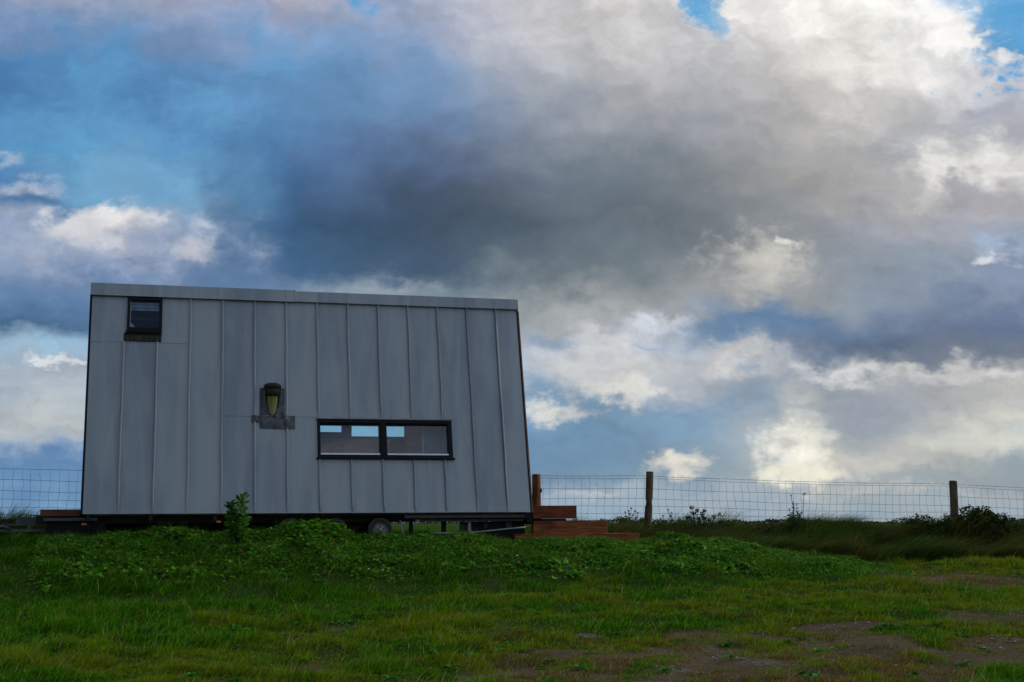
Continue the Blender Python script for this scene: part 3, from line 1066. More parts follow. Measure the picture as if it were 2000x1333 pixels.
def ground_cover():
    """leafy weeds along the crest of the mound in front of the trailer"""
    N = 230000
    A = rng.uniform(-0.6, 13.4, N)
    Fd = rng.uniform(-1.6, 3.0, N) ** 1.0
    x = O.x + A * CA + Fd * SA
    y = O.y + A * SA - Fd * CA
    cl = fbm(x * 1.9, y * 1.9, 211, 3)
    band = sstep(-0.9, -0.35, Fd) * sstep(2.5 + 0.8 * cl, 0.5, Fd)
    # clumps seen against the trailer: (A, F, radius, extra height)
    clumps = [(0.5, 0.5, 0.35, 0.10), (1.55, 0.45, 0.25, 0.10), (2.4, 0.4, 0.3, 0.08), (1.15, 0.45, 0.40, 0.08), (1.95, 0.5, 0.30, 0.10), (3.15, 0.55, 0.35, 0.07), (3.62, 0.5, 0.38, 0.20),
              (3.95, 0.5, 0.24, 0.12), (3.05, 0.5, 0.30, 0.11), (2.6, 0.6, 0.30, 0.05), (6.1, 0.55, 0.45, 0.06), (8.2, 0.5, 0.5, 0.05), (10.4, 0.3, 0.7, 0.03), (9.6, -0.3, 0.4, 0.02)]
    hh = 0.03 + 0.17 * cl ** 1.6
    for (ca, cf, cr, ch) in clumps:
        hh = hh + ch * np.exp(-((A - ca) ** 2 + (Fd - cf) ** 2) / cr ** 2)
    gapx = np.exp(-((A - 5.6) / 0.35) ** 2) + np.exp(-((A - 6.3) / 0.8) ** 2) * 0.4
    hh = hh * (1 - 0.4 * np.clip(gapx, 0, 1) * (Fd < 0.9))
    hh = hh * (0.35 + 0.65 * band)
    hh = hh * (1 - 0.55 * sstep(6.6, 7.0, A) * sstep(9.5, 9.0, A) * sstep(1.6, 0.8, Fd))
    hh = hh * np.where((A > 6.6) & (A < 9.6) & (Fd < 1.0), 0.6, 1.0)
    keep = rng.uniform(0, 1, N) < band * (0.25 + 1.0 * cl) * (0.55 + 0.45 * sstep(13.4, 10.5, A))
    keep &= ~((A > 6.95) & (A < 9.2) & (Fd < 0.30))
    x, y, cl, hh, Fd = x[keep], y[keep], cl[keep], hh[keep], Fd[keep]
    n = len(x)
    f = np.sqrt(rng.uniform(0.05, 1.0, n))
    z = ground_rel(x, y) + EZ + hh * f
    P = np.stack([x, y, z], 1)
    big = sstep(0.5, 0.75, fbm(x * 1.3, y * 1.3, 223, 2))
    L = rng.uniform(0.030, 0.085, n) * (0.65 + 0.5 * cl + 0.75 * big)
    Wd = L * rng.uniform(0.40, 0.75, n)
    D = rnd_dir(n, -0.35, 0.55) + np.array([0.0, -0.25, 0])
    U = rnd_dir(n, 0.5, 1.0)
    r = rng.uniform(0, 1, (n, 1))
    r = np.clip(r ** 1.8 * 0.6 + 0.75 * (fbm(x * 2.7, y * 2.7, 219, 3)[:, None] - 0.30), 0, 1)
    c = np.array([0.016, 0.076, 0.005]) * (1 - r) + np.array([0.120, 0.310, 0.022]) * r
    yl = rng.uniform(0, 1, (n, 1))
    c = np.where(yl > 0.988, np.array([0.19, 0.19, 0.07]), c)
    c = np.where(yl < 0.02, np.array([0.12, 0.075, 0.03]), c)
    c = jitter(c, n, 0.35)
    V, Tt, C = leaves(P, L, Wd, D, U, c)
    # a sprinkling of taller stems and grass blades between the leaves
    k = rng.choice(n, 30000, replace=False)
    Pb = P[k].copy()
    Pb[:, 2] = ground_rel(Pb[:, 0], Pb[:, 1]) + EZ
    hb = (hh[k] + 0.06) * rng.uniform(0.7, 1.35, len(k))
    cb = jitter(np.array([0.055, 0.115, 0.022]), len(k), 0.4)
    pale = rng.uniform(0, 1, (len(k), 1)) < 0.07
    cb = np.where(pale, np.array([0.24, 0.22, 0.10]), cb)
    V2, T2, C2 = blades(Pb, hb, rng.uniform(0.005, 0.010, len(k)), rng.uniform(0, 6.28, len(k)), rng.normal(0, 0.3, len(k)),
                        np.stack([rng.normal(0.3, 0.4, len(k)), rng.normal(0, 0.35, len(k))], 1), 3, cb * 0.85, cb * 1.2)
    o = np_mesh('leafy_weeds', np.concatenate([V, V2]), np.concatenate([Tt, T2 + len(V)]), M_leaf, np.concatenate([C, C2]))
    tag(o, 'dense leafy green weeds growing along the mound below the trailer', 'ground cover', kind='stuff')


ground_cover()

# ------------------------------------------------------------------ the tiny house on its trailer
house = frame_root('tiny_house', HOFF)
tag(house, 'grey zinc clad tiny house with leaning side on a three axle trailer', 'tiny house')


def hb(mb, name, mat, parent=house, bevel=0.0, label=None):
    o = mb.build(name, mat, parent, HOFF, bevel)
    if label:
        o['label'] = label
    return o


A_END = F(1036.5, 999.3)[0]
TOP_A0 = F(184.3, 575)[0]
W0 = F(618, 823)
W1 = F(882, 896)
WA0, WA1 = F(620, 860)[0], F(882.5, 860)[0]
WB0, WB1 = F(750, 897)[1], F(750, 820)[1]
SA0, SA1 = F(249, 610)[0], F(317, 612)[0]
SB0, SB1 = F(282, 647)[1], FH + 0.0
SEAMS = [k * PITCH_S for k in range(1, 14)]
JB1 = F(275, 668.5)[1]             # cross joint below the roof window
JB2 = F(560, 813.5)[1]             # cross joint beside the flue


def cladding():
    mb = MB()
    acuts = [0.0] + SEAMS + [A_END]
    breaks = sorted(set(acuts + [WA0, WA1, SA0, SA1]))
    asub = []
    for i in range(len(breaks) - 1):
        k = max(1, int(round((breaks[i + 1] - breaks[i]) / 0.075)))
        asub += [breaks[i] + (breaks[i + 1] - breaks[i]) * j / k for j in range(k)]
    asub.append(breaks[-1])
    bb = sorted(set([0.0, WB0, WB1, SB0, FH + 0.05]))
    bsub = []
    for i in range(len(bb) - 1):
        k = max(1, int(round((bb[i + 1] - bb[i]) / 0.14)))
        bsub += [bb[i] + (bb[i + 1] - bb[i]) * j / k for j in range(k)]
    bsub.append(bb[-1])
    AA, BB = np.meshgrid(np.array(asub), np.array(bsub))
    loc = (AA % PITCH_S) / PITCH_S
    pan = np.floor(AA / PITCH_S)
    bul = np.sin(np.clip(loc, 0, 1) * math.pi) ** 2
    amp = 0.0035 + 0.004 * (vnoise(pan * 3.7, BB * 0.45, 5) - 0.3)
    off = bul * amp + 0.006 * bul * (vnoise(pan * 5.1 + 0.3, BB * 1.1, 9) - 0.5)
    off = np.where((BB <= 0.001) | (BB > FH), 0.0, off)
    off[AA >= A_END - 1e-6] = 0
    vs, ids = [], {}
    fs = []
    na = len(asub)
    for j in range(len(bsub)):
        for i in range(na):
            vs.append(fp(asub[i], bsub[j], float(off[j, i])))
    for j in range(len(bsub) - 1):
        for i in range(na - 1):
            ca, cb = (asub[i] + asub[i + 1]) / 2, (bsub[j] + bsub[j + 1]) / 2
            if WA0 < ca < WA1 and WB0 < cb < WB1:
                continue
            if SA0 < ca < SA1 and cb > SB0:
                continue
            fs.append((j * na + i, j * na + i + 1, (j + 1) * na + i + 1, (j + 1) * na + i))
    mb.add(vs, fs, smooth=True)
    # standing seams, interrupted by the openings
    flue_lo, flue_hi = F(560, 838)[1], F(560, 815)[1]
    for k, a in enumerate(SEAMS, 1):
        spans = [(0.012, FH + 0.02)]
        if k in (1, 2):
            spans = [(0.012, JB1)]
        if WA0 - 0.02 < a < WA1 + 0.02:
            spans = [(0.012, WB0 - 0.01), (WB1 + 0.03, FH + 0.02)]
        for (b0, b1) in spans:
            n = 14
            w, hgt = 0.010, 0.040
            sec = [(-w * 0.3, 0.0), (-w * 0.3, hgt * 0.55), (-w * 1.5, hgt * 0.62), (-w * 1.5, hgt), (0.0, hgt + 0.003), (w * 1.9, hgt * 0.62), (w * 0.5, 0.0)]
            vv = []
            for i in range(n + 1):
                b = b0 + (b1 - b0) * i / n
                wob = 0.003 * math.sin(b * 3.1 + k * 1.7) + 0.002 * math.sin(b * 7.3 + k)
                hh = 0.05 if i > 0 else 0.016
                for (sx, so) in sec:
                    vv.append(fp(a + sx + wob, b, min(so, hh)))
            ff = []
            for i in range(n):
                for j in range(6):
                    ff.append((i * 7 + j, i * 7 + j + 1, (i + 1) * 7 + j + 1, (i + 1) * 7 + j))
            ff.append(tuple(range(7)))
            ff.append(tuple(n * 7 + 6 - j for j in range(7)))
            mb.add(vv, ff)
    # cross joints: one sheet lapping over the other
    fbox(mb, 0.01, SEAMS[2] - 0.01, JB1 - 0.010, JB1 + 0.0, 0.001, 0.0085)
    fbox(mb, SEAMS[3] + 0.01, SEAMS[6] - 0.01, JB2 - 0.010, JB2 + 0.0, 0.001, 0.0085)
    # drip edge along the bottom and the upright return at the left
    fbox(mb, 0.0, A_END, -0.014, 0.004, -0.03, 0.006)
    return hb(mb, 'cladding', M_zinc)


cladding()
# dark return at the left edge, wood edge at the right
mb = MB()
fbox(mb, -0.035, -0.003, -0.01, FH + 0.02, -0.10, 0.006)
hb(mb, 'corner_trim', M_black)
mb = MB()
fbox(mb, A_END + 0.002, A_END + 0.018, -0.01, FH, -0.10, 0.012)
hb(mb, 'corner_trim', M_black)
mb = MB()
fbox(mb, A_END + 0.019, A_END + 0.045, -0.02, FH - 0.02, -0.12, 0.004)
hb(mb, 'edge_board', M_clad, label='narrow brown wooden edge board at the right end')

# roof edge, two lapped lengths
FB0 = FH - 0.005
FB1 = FH + 0.195
aj = F(576, 570, 0.06)[0]
mb = MB()
fbox(mb, -0.03, aj, FB0, FB1 + 0.008, -0.05, 0.060)
fbox(mb, aj + 0.002, A_END + 0.03, FB0 - 0.004, FB1 - 0.008, -0.05, 0.056)
fbox(mb, -0.03, aj, FB0 - 0.012, FB0 + 0.004, 0.045, 0.0625)
fbox(mb, aj - 0.004, aj + 0.018, FB0, FB1 + 0.014, 0.0, 0.0655)
hb(mb, 'roof_edge', M_zinc, bevel=0.004)
# shell: end walls, rear wall with windows, floor and roof
HD = 2.45
zt = (FH + 0.1) * math.cos(PH)
yt = (FH + 0.1) * math.sin(PH)
zr = zt - 0.25
R1 = FY(625.5, 829, HD - 0.1) + FY(668, 844.5, HD - 0.1)
R2 = FY(687, 830, HD - 0.1) + FY(740, 853, HD - 0.1)
R3 = FY(754, 830, HD - 0.1) + FY(791, 853.5, HD - 0.1)


def end_wall(x0, x1, name, mat):
    mb = MB()
    prof = [(0.06, 0.0), (HD, 0.0), (HD, zr), (yt + 0.05, zt - 0.02)]
    vs = [(x0, y, z) for y, z in prof] + [(x1, y, z) for y, z in prof]
    mb.add(vs, [(0, 1, 2, 3), (7, 6, 5, 4)] + [(i, i + 4, (i + 1) % 4 + 4, (i + 1) % 4) for i in range(4)])
    return hb(mb, name, mat)


end_wall(0.0, 0.09, 'end_wall', M_clad)
# right end with its glazed door above the steps
mb = MB()
ex0, ex1 = A_END - 0.09, A_END
DY0, DY1, DZ1 = 0.75, 2.15, 2.15
y_at = lambda z: 0.06 + (yt - 0.01) * z / (zt - 0.02)
mb.hexa([(ex0, y_at(0), 0), (ex1, y_at(0), 0), (ex1, DY0, 0), (ex0, DY0, 0), (ex0, y_at(DZ1), DZ1), (ex1, y_at(DZ1), DZ1), (ex1, DY0, DZ1), (ex0, DY0, DZ1)])
mb.box(ex0, ex1, DY1, HD, 0, DZ1)
mb.hexa([(ex0, y_at(DZ1), DZ1), (ex1, y_at(DZ1), DZ1), (ex1, HD, DZ1), (ex0, HD, DZ1), (ex0, yt + 0.05, zt - 0.02), (ex1, yt + 0.05, zt - 0.02), (ex1, HD, zr), (ex0, HD, zr)])
hb(mb, 'end_wall', M_clad)
mb = MB()
for (ya, yb, za, zb) in ((DY0, DY0 + 0.08, 0.061, DZ1), (DY1 - 0.08, DY1, 0.061, DZ1), (DY0 + 0.08, DY1 - 0.08, 0.061, 0.16), (DY0 + 0.08, DY1 - 0.08, DZ1 - 0.09, DZ1), (1.42, 1.48, 0.16, DZ1 - 0.09)):
    mb.box(A_END - 0.075, A_END - 0.015, ya, yb, za, zb)
door = hb(mb, 'door', M_dark)
mb = MB()
mb.add([(A_END - 0.045, DY0 + 0.08, 0.16), (A_END - 0.045, DY1 - 0.08, 0.16), (A_END - 0.045, DY1 - 0.08, DZ1 - 0.09), (A_END - 0.045, DY0 + 0.08, DZ1 - 0.09)], [(0, 1, 2, 3)])
hb(mb, 'pane', M_glass, door)
mb = MB()
# rear wall made of strips round its three openings
xs = [0.09, R1[0], R1[2], R2[0], R3[2], A_END - 0.09]
wz_top = max(R1[1], R2[1], R3[1])
yy0, yy1 = HD - 0.10, HD - 0.002
mb.box(0.09, R1[0], yy0, yy1, 0, zr - 0.02)
mb.box(R3[2], A_END - 0.09, yy0, yy1, 0, zr - 0.02)
mb.box(R1[0], R1[2], yy0, yy1, 0, R1[3])
mb.box(R1[2], R2[0], yy0, yy1, 0, wz_top)
mb.box(R2[0], R3[2], yy0, yy1, 0, R2[3])
mb.box(R1[0], R3[2], yy0, yy1, wz_top + 0.15, zr - 0.02)
hb(mb, 'rear_wall', M_navy)
mb = MB()
xm = FY(747, 840, HD - 0.1)[0]
mb.box(xm - 0.03, xm + 0.03, yy0 + 0.02, yy1 - 0.02, R2[3], wz_top + 0.15)
hb(mb, 'rear_window_post', M_dark)
mb = MB()
mb.add([(R1[0], HD - 0.05, R1[3]), (R1[2], HD - 0.05, R1[3]), (R1[2], HD - 0.05, wz_top + 0.15), (R1[0], HD - 0.05, wz_top + 0.15)], [(0, 1, 2, 3)])
mb.add([(R2[0], HD - 0.05, R2[3]), (R3[2], HD - 0.05, R2[3]), (R3[2], HD - 0.05, wz_top + 0.15), (R2[0], HD - 0.05, wz_top + 0.15)], [(0, 1, 2, 3)])
hb(mb, 'rear_window_pane', M_glass)
mb = MB()
mb.box(0.0, A_END, 0.03, HD, -0.02, 0.06)
hb(mb, 'floor', M_chassis)
mb = MB()
mb.hexa([(-0.03, yt - 0.0, zt - 0.02), (A_END + 0.03, yt - 0.0, zt - 0.02), (A_END + 0.03, HD + 0.05, zr), (-0.03, HD + 0.05, zr),
         (-0.03, yt - 0.0, zt + 0.06), (A_END + 0.03, yt - 0.0, zt + 0.06), (A_END + 0.03, HD + 0.05, zr + 0.08), (-0.03, HD + 0.05, zr + 0.08)])
hb(mb, 'roof', M_zinc)
# inner lining of the leaning side, cut by both windows
mb = MB()
lo, li = -0.16, -0.12
for (a0, a1, b0, b1) in ((0.09, WA0, 0.0, FH), (WA1, A_END - 0.09, 0.0, FH), (WA0, WA1, 0.0, WB0), (WA0, WA1, WB1, FH)):
    if a0 < SA0 < a1:
        fbox(mb, a0, SA0, b0, b1, lo, li)
        fbox(mb, SA1, a1, b0, b1, lo, li)
        fbox(mb, SA0, SA1, b0, SB0, lo, li)
    else:
        fbox(mb, a0, a1, b0, b1, lo, li)
hb(mb, 'wall_lining', M_inner)

# strip window
win_root = None


def strip_window():
    fw = 0.075
    mb = MB()
    o0, o1 = -0.12, 0.040
    am0, am1 = F(741.5, 858)[0], F(755, 858)[0]
    fbox(mb, WA0, WA0 + fw * 0.62, WB0, WB1 - 0.02, o0, o1)
    fbox(mb, WA1 - fw * 0.95, WA1, WB0, WB1 - 0.02, o0, o1)
    fbox(mb, WA0 + fw * 0.62, WA1 - fw * 0.95, WB0, WB0 + 0.062, o0, o1)
    fbox(mb, WA0 + fw * 0.62, WA1 - fw * 0.95, WB1 - 0.085, WB1 - 0.02, o0, o1)
    fbox(mb, am0, am1, WB0 + 0.062, WB1 - 0.085, o0, o1 + 0.004)
    # opening sashes' inner steps
    fbox(mb, WA0 + 0.010, WA1 - 0.010, WB1 - 0.075, WB1 - 0.030, o1, o1 + 0.010)
    fbox(mb, am0 + 0.025, am1 - 0.025, WB0 + 0.02, WB1 - 0.075, o1 + 0.0045, o1 + 0.012)
    fr = hb(mb, 'window', M_dark, bevel=0.004)
    m2 = MB()
    fbox(m2, WA0 - 0.015, WA1 + 0.012, WB1 - 0.018, WB1 + 0.010, 0.002, 0.062)
    hb(m2, 'head_trim', M_trim, fr, bevel=0.003)
    m2 = MB()
    fbox(m2, WA0 - 0.02, WA1 + 0.03, WB0 - 0.014, WB0 + 0.012, 0.002, 0.066)
    hb(m2, 'drip_sill', M_dark, fr, bevel=0.003)
    m2 = MB()
    fbox(m2, WA0 - 0.026, WA0 - 0.004, WB0, WB1, 0.001, 0.014)
    hb(m2, 'side_flashing', M_zinc, fr)
    for (a0, a1) in ((WA0 + fw * 0.62, am0), (am1, WA1 - fw * 0.95)):
        m2 = MB()
        m2.add([fp(a0, WB0 + 0.06, -0.02), fp(a1, WB0 + 0.06, -0.02), fp(a1, WB1 - 0.083, -0.02), fp(a0, WB1 - 0.083, -0.02)], [(0, 1, 2, 3)])
        hb(m2, 'pane', M_glass, fr)
        m2 = MB()
        fbox(m2, a0 + 0.004, a1 - 0.004, WB0 + 0.063, WB0 + 0.088, -0.016, 0.034)
        hb(m2, 'glazing_bead', M_bead, fr)
    m2 = MB()
    x, _ = F(788, 896)
    fbox(m2, x - 0.05, x + 0.05, WB0 + 0.02, WB0 + 0.036, o1 + 0.001, o1 + 0.02)
    hb(m2, 'handle', M_black, fr)
    return fr


strip_window()
# what is seen through it
mb = MB()
xb0, zb0 = FY(600, 859, 2.02)
xb1, zb1 = FY(744, 854.5, 2.02)
xw1 = FY(800, 859, 2.02)[0]
mb.box(0.6, xw1, 2.02, 2.34, 0.061, FY(690, 858, 2.02)[1])
hb(mb, 'bench', M_inner)
mb = MB()
xp0, _ = FY(797, 850, 1.5)
xp1, _ = FY(826, 850, 1.5)
mb.box(xp0, xp1 + 0.05, 1.5, 1.56, 0.06, 2.6)
hb(mb, 'partition', M_inner)
mb = MB()
xpole, _ = FY(826, 850, 0.9)
mb.tube([(xpole, 0.9, 0.06), (xpole, 0.9, 2.4)], 0.020, 8)
hb(mb, 'curtain_pole', M_bead)
mb = MB()
xc0, _ = FY(829, 850, 0.85)
xc1, _ = FY(886, 850, 0.85)
vs, fs = [], []
nC = 60
for i in range(nC + 1):
    x = xc0 + (xc1 - xc0 + 0.15) * i / nC
    yv = 0.92 + 0.035 * math.sin(i * 0.95) + 0.012 * math.sin(i * 2.3)
    vs += [(x, yv, 0.1), (x, yv, 2.4)]
for i in range(nC):
    fs.append((2 * i, 2 * i + 2, 2 * i + 3, 2 * i + 1))
mb.add(vs, fs, True)
hb(mb, 'curtain', M_curtain)

# roof window
def roof_window():
    mb = MB()
    o0, o1 = -0.10, 0.045
    b1 = FH - 0.03
    t = 0.042
    fbox(mb, SA0, SA0 + t, SB0, b1, o0, o1)
    fbox(mb, SA1 - t * 1.1, SA1, SB0, b1, o0, o1)
    fbox(mb, SA0 + t, SA1 - t * 1.1, SB0, SB0 + 0.05, o0, o1)
    fbox(mb, SA0 + t, SA1 - t * 1.1, b1 - 0.05, b1, o0, o1)
    fr = hb(mb, 'roof_window', M_dark, bevel=0.004)
    m2 = MB()
    a0, a1, c0, c1 = SA0 + t, SA1 - t * 1.1, SB0 + 0.05, b1 - 0.05
    m2.add([fp(a0, c0, 0.01), fp(a1, c0, 0.01), fp(a1, c1, 0.01), fp(a0, c1, 0.01)], [(0, 1, 2, 3)])
    hb(m2, 'pane', M_glass, fr)
    m2 = MB()
    fbox(m2, a0, a0 + 0.014, c0, c1, -0.03, 0.016)
    hb(m2, 'glazing_bead', M_trim, fr)
    m2 = MB()
    for i in range(3):
        b = c1 - 0.035 - 0.055 * i
        fbox(m2, a0 + 0.016, a1 - 0.01, b - 0.010, b, -0.05, -0.035)
    fbox(m2, a0 + 0.016, a1 - 0.01, c1 - 0.14, c1, -0.062, -0.055)
    hb(m2, 'blind', M_curtain, fr)
    m2 = MB()
    m2.hexa([fp(a0, c0, -0.04), fp(a0 + 0.11, c0, -0.04), fp(a0 + 0.11, c0, -0.09), fp(a0, c0, -0.09),
             fp(a0, c0 + 0.13, -0.04), fp(a0 + 0.012, c0 + 0.12, -0.04), fp(a0 + 0.012, c0 + 0.12, -0.09), fp(a0, c0 + 0.13, -0.09)])
    hb(m2, 'pillow_corner', M_white, fr)
    m2 = MB()
    fbox(m2, SA0 - 0.012, SA1 - 0.002, SB0 - 0.048, SB0 - 0.002, 0.0, 0.055)
    s0, s1 = F(242, 652)[0], SA1 - 0.004
    fbox(m2, s0, s1, SB0 - 0.085, SB0 - 0.05, 0.002, 0.035)
    hb(m2, 'lower_frame', M_black, fr, bevel=0.003)
    m2 = MB()
    vs, fs = [], []
    for i in range(13):
        a = s0 + (s1 - s0) * i / 12
        vs += [fp(a, SB0 - 0.086, 0.030), fp(a, SB0 - 0.16, 0.016 + 0.006 * math.sin(i * 2.1)), fp(a, JB1 + 0.002, 0.010 + 0.004 * math.sin(i * 1.3)), fp(a, JB1 + 0.002, 0.001)]
    for i in range(12):
        for j in range(3):
            fs.append((4 * i + j, 4 * i + 4 + j, 4 * i + 5 + j, 4 * i + 1 + j))
    m2.add(vs, fs, True)
    fbox(m2, SEAMS[1] - 0.02, SEAMS[1] + 0.02, JB1 - 0.002, SB0 - 0.09, 0.02, 0.036)
    hb(m2, 'apron', M_mossy, fr)


roof_window()


def flue():
    mb = MB()
    a0, b1 = F(507, 759)
    a1, _ = F(555, 760)
    b0 = F(532, 812)[1]
    fbox(mb, a0, a1, b0, b1, 0.001, 0.008)
    fbox(mb, a0, a0 + 0.012, b0, b1, 0.008, 0.020)
    fbox(mb, a1 - 0.012, a1, b0, b1, 0.008, 0.020)
    fbox(mb, a0, a1, b1 - 0.012, b1, 0.008, 0.020)
    fl = hb(mb, 'flue', M_lead)
    # apron draped over the two seams
    m2 = MB()
    l0, l1 = F(491, 815)[0], F(576, 817)[0]
    bb1, bb0 = F(532, 813)[1], F(532, 838.5)[1]
    na, nb = 40, 8
    vs, fs = [], []
    for j in range(nb + 1):
        for i in range(na + 1):
            u, v = i / na, j / nb
            a = l0 + (l1 - l0) * u
            b = bb0 + (bb1 - bb0) * v
            if u < 0.18 and v < 0.5:
                b = max(b, bb0 + (bb1 - bb0) * 0.5)
            o = 0.010 + 0.010 * vnoise(np.array([a * 14.0]), np.array([b * 22.0]), 3)[0]
            for s in (SEAMS[4], SEAMS[5]):
                o += 0.030 * math.exp(-((a - s) / 0.035) ** 2)
            vs.append(fp(a, b, float(o)))
    for j in range(nb):
        for i in range(na):
            fs.append((j * (na + 1) + i, j * (na + 1) + i + 1, (j + 1) * (na + 1) + i + 1, (j + 1) * (na + 1) + i))
    m2.add(vs, fs, True)
    hb(m2, 'apron', M_lead, fl)
    # upright steel pipe leaving the leaning face
    px_, bp = F(532.5, 800)
    cx, cy, cz = fp(px_, F(532.5, 814)[1], 0.0)
    r = 0.112
    cy += r - 0.02
    m2 = MB()
    zc = FY(532, 774, cy - r)[1]
    m2.lathe([(r, zc - cz), (r, -0.55)], (cx, cy + 0.02, cz), 'z', 32)
    m2.lathe([(r + 0.004, zc - cz - 0.02), (r + 0.006, zc - cz - 0.012), (r + 0.004, zc - cz - 0.004)], (cx, cy + 0.02, cz), 'z', 32)
    hb(m2, 'pipe', M_steel, fl)
    m2 = MB()
    ztop = FY(532, 747, cy - r)[1]
    hh = ztop - zc
    m2.lathe([(r * 0.9, 0.0), (r * 1.18, 0.005), (r * 1.2, hh * 0.45), (r * 1.12, hh * 0.5), (r * 1.12, hh * 0.62), (r * 1.3, hh * 0.66),
              (r * 1.3, hh * 0.78), (r * 1.1, hh * 0.92), (r * 0.6, hh), (0.001, hh * 1.01)], (cx, cy + 0.02, zc), 'z', 28)
    hb(m2, 'cowl', M_soot, fl)
    # collar where the pipe meets the sheet
    m2 = MB()
    pts = []
    for i in range(33):
        g = 2 * math.pi * i / 32 + math.pi / 2
        X = cx + (r + 0.012) * math.cos(g)
        Y = cy + 0.02 + (r + 0.012) * math.sin(g)
        Z = (Y + 0.012 / math.cos(PH)) / math.tan(PH)
        if Z < zc - 0.01:
            pts.append((X, Y, Z))
    m2.tube(pts, 0.012, 6, False)
    hb(m2, 'collar', M_lead, fl)


flue()

# trailer ---------------------------------------------------------
WY = 0.22
wc = [FY(741.6, 1035.6, WY), FY(653.5, 1035.6, WY), FY(566, 1036.0, WY)]
WZ = wc[0][1]
WR = 0.205


def wheel(x, y, z, out):
    mb = MB()
    s = -1 if out else 1
    mb.lathe([(WR * 0.56, s * 0.02), (WR * 0.62, s * 0.075), (WR * 0.86, s * 0.085), (WR * 0.965, s * 0.06), (WR, s * 0.025), (WR, s * -0.05),
              (WR * 0.95, s * -0.08), (WR * 0.6, s * -0.08)], (x, y, z), 'y', 36)
    t = hb(mb, 'wheel', M_rubber)
    m2 = MB()
    m2.lathe([(WR * 0.60, s * 0.078), (WR * 0.575, s * 0.080), (WR * 0.54, s * 0.045), (WR * 0.42, s * 0.030), (WR * 0.30, s * 0.055), (WR * 0.22, s * 0.060),
              (WR * 0.20, s * 0.085), (WR * 0.10, s * 0.095), (0.002, s * 0.096)], (x, y, z), 'y', 32)
    for k in range(5):
        g = 2 * math.pi * k / 5 + 0.3
        m2.lathe([(0.0135, s * 0.05), (0.0135, s * 0.078), (0.002, s * 0.080)], (x + WR * 0.32 * math.cos(g), y, z + WR * 0.32 * math.sin(g)), 'y', 6)
    hb(m2, 'rim', M_rim, t)
    m2 = MB()
    m2.lathe([(WR * 0.985, s * 0.050), (WR * 0.93, s * 0.0795), (WR * 0.90, s * 0.081)], (x, y, z), 'y', 36)
    hb(m2, 'tread_edge', M_edge if out else M_rubber, t)


for i in range(3):
    wheel(wc[i][0], WY, WZ, True)
for i in range(3):
    wheel(wc[i][0], HD - WY, WZ, False)
mb = MB()
for i in range(3):
    mb.tube([(wc[i][0], WY, WZ), (wc[i][0], HD - WY, WZ)], 0.03, 10)
hb(mb, 'axle', M_chassis)
mb = MB()
xg0, xg1 = wc[2][0] - 0.36, wc[0][0] + 0.33
mb.box(xg0, xg1, 0.09, 0.34, -0.062, -0.030)
mb.hexa([(xg0 - 0.12, 0.09, -0.17), (xg0, 0.09, -0.06), (xg0, 0.34, -0.06), (xg0 - 0.12, 0.34, -0.17),
         (xg0 - 0.12, 0.09, -0.155), (xg0, 0.09, -0.032), (xg0, 0.34, -0.032), (xg0 - 0.12, 0.34, -0.155)])
hb(mb, 'mudguard', M_black)
# main beams
mb = MB()
for y0 in (0.42, HD - 0.50):
    mb.box(-0.72, A_END - 0.02, y0, y0 + 0.07, -0.165, -0.021)
for x in (0.05, 1.0, 2.0, 5.55, 6.45, A_END - 0.12):
    mb.box(x, x + 0.06, 0.05, 0.42, -0.12, -0.0215)
    mb.box(x, x + 0.06, 0.49, HD - 0.50, -0.12, -0.0215)
hb(mb, 'chassis_beam', M_chassis)
x0, z0 = FY(790, 1006, 0.05)
x1, z1 = FY(1022, 1011, 0.05)
mb = MB()
mb.box(x0, x1, 0.04, 0.07, z1 - 0.002, z0 - 0.004)
hb(mb, 'side_rail', M_rail)
mb = MB()
mb.box(x0 + 0.2, x1, 0.055, 0.095, z1 - 0.062, z1 - 0.028)
hb(mb, 'lower_rail', M_chassis)
# uprights, crates of gear and legs below the right half
mb = MB()
for (p0, p1) in ((800, 806), (863, 871)):
    xa, za = FY(p0, 1018, 0.30)
    xb, zb = FY(p1, 1050, 0.30)
    mb = MB()
    mb.box(xa, xb, 0.28, 0.36, zb, -0.16)
    hb(mb, 'support_leg', M_black)
mb = MB()
xa, za = FY(914.5, 1018, 0.12)
xb, zb = FY(920, 1042, 0.12)
mb.box(xa, xb, 0.12, 0.17, zb - 0.08, z1 - 0.06)
hb(mb, 'support_leg', M_galv)
mb = MB()
xa, za = FY(782, 1017, 0.05)
xb, zb = FY(788, 1046, 0.05)
mb.tube([(xa, 0.06, za), (xb, 0.02, zb - 0.05)], 0.021, 8)
hb(mb, 'stabiliser_leg', M_galv)
mb = MB()
xa, _ = FY(932, 1030, 0.25)
mb.box(xa, A_END - 0.04, 0.26, 1.6, -0.46, -0.17)
hb(mb, 'storage_box', M_black)
mb = MB()
for (p0, p1, q0, q1) in ((945, 951, 1020, 1031), (987, 999, 1018, 1033)):
    xa, za = FY(p0, q0, 0.25)
    xb, zb = FY(p1, q1, 0.25)
    mb = MB()
    mb.box(xa, xb, 0.235, 0.262, zb, za)
    hb(mb, 'bracket', M_rail)
mb = MB()
pts = []
for (p, q_) in ((840, 1042), (870, 1041.5), (914, 1041), (932, 1039.5), (965, 1036), (1000, 1032.5), (1026, 1030)):
    x, z = FY(p, q_, 0.0)
    pts.append((x, -0.02, z))
mb.tube(pts, 0.013, 8)
x, z = FY(918, 1041, 0.0)
mb.lathe([(0.016, -0.03), (0.034, -0.028), (0.034, 0.03), (0.016, 0.034)], (x, -0.02, z), 'y', 12)
hb(mb, 'drain_pipe', M_trim)
mb = MB()
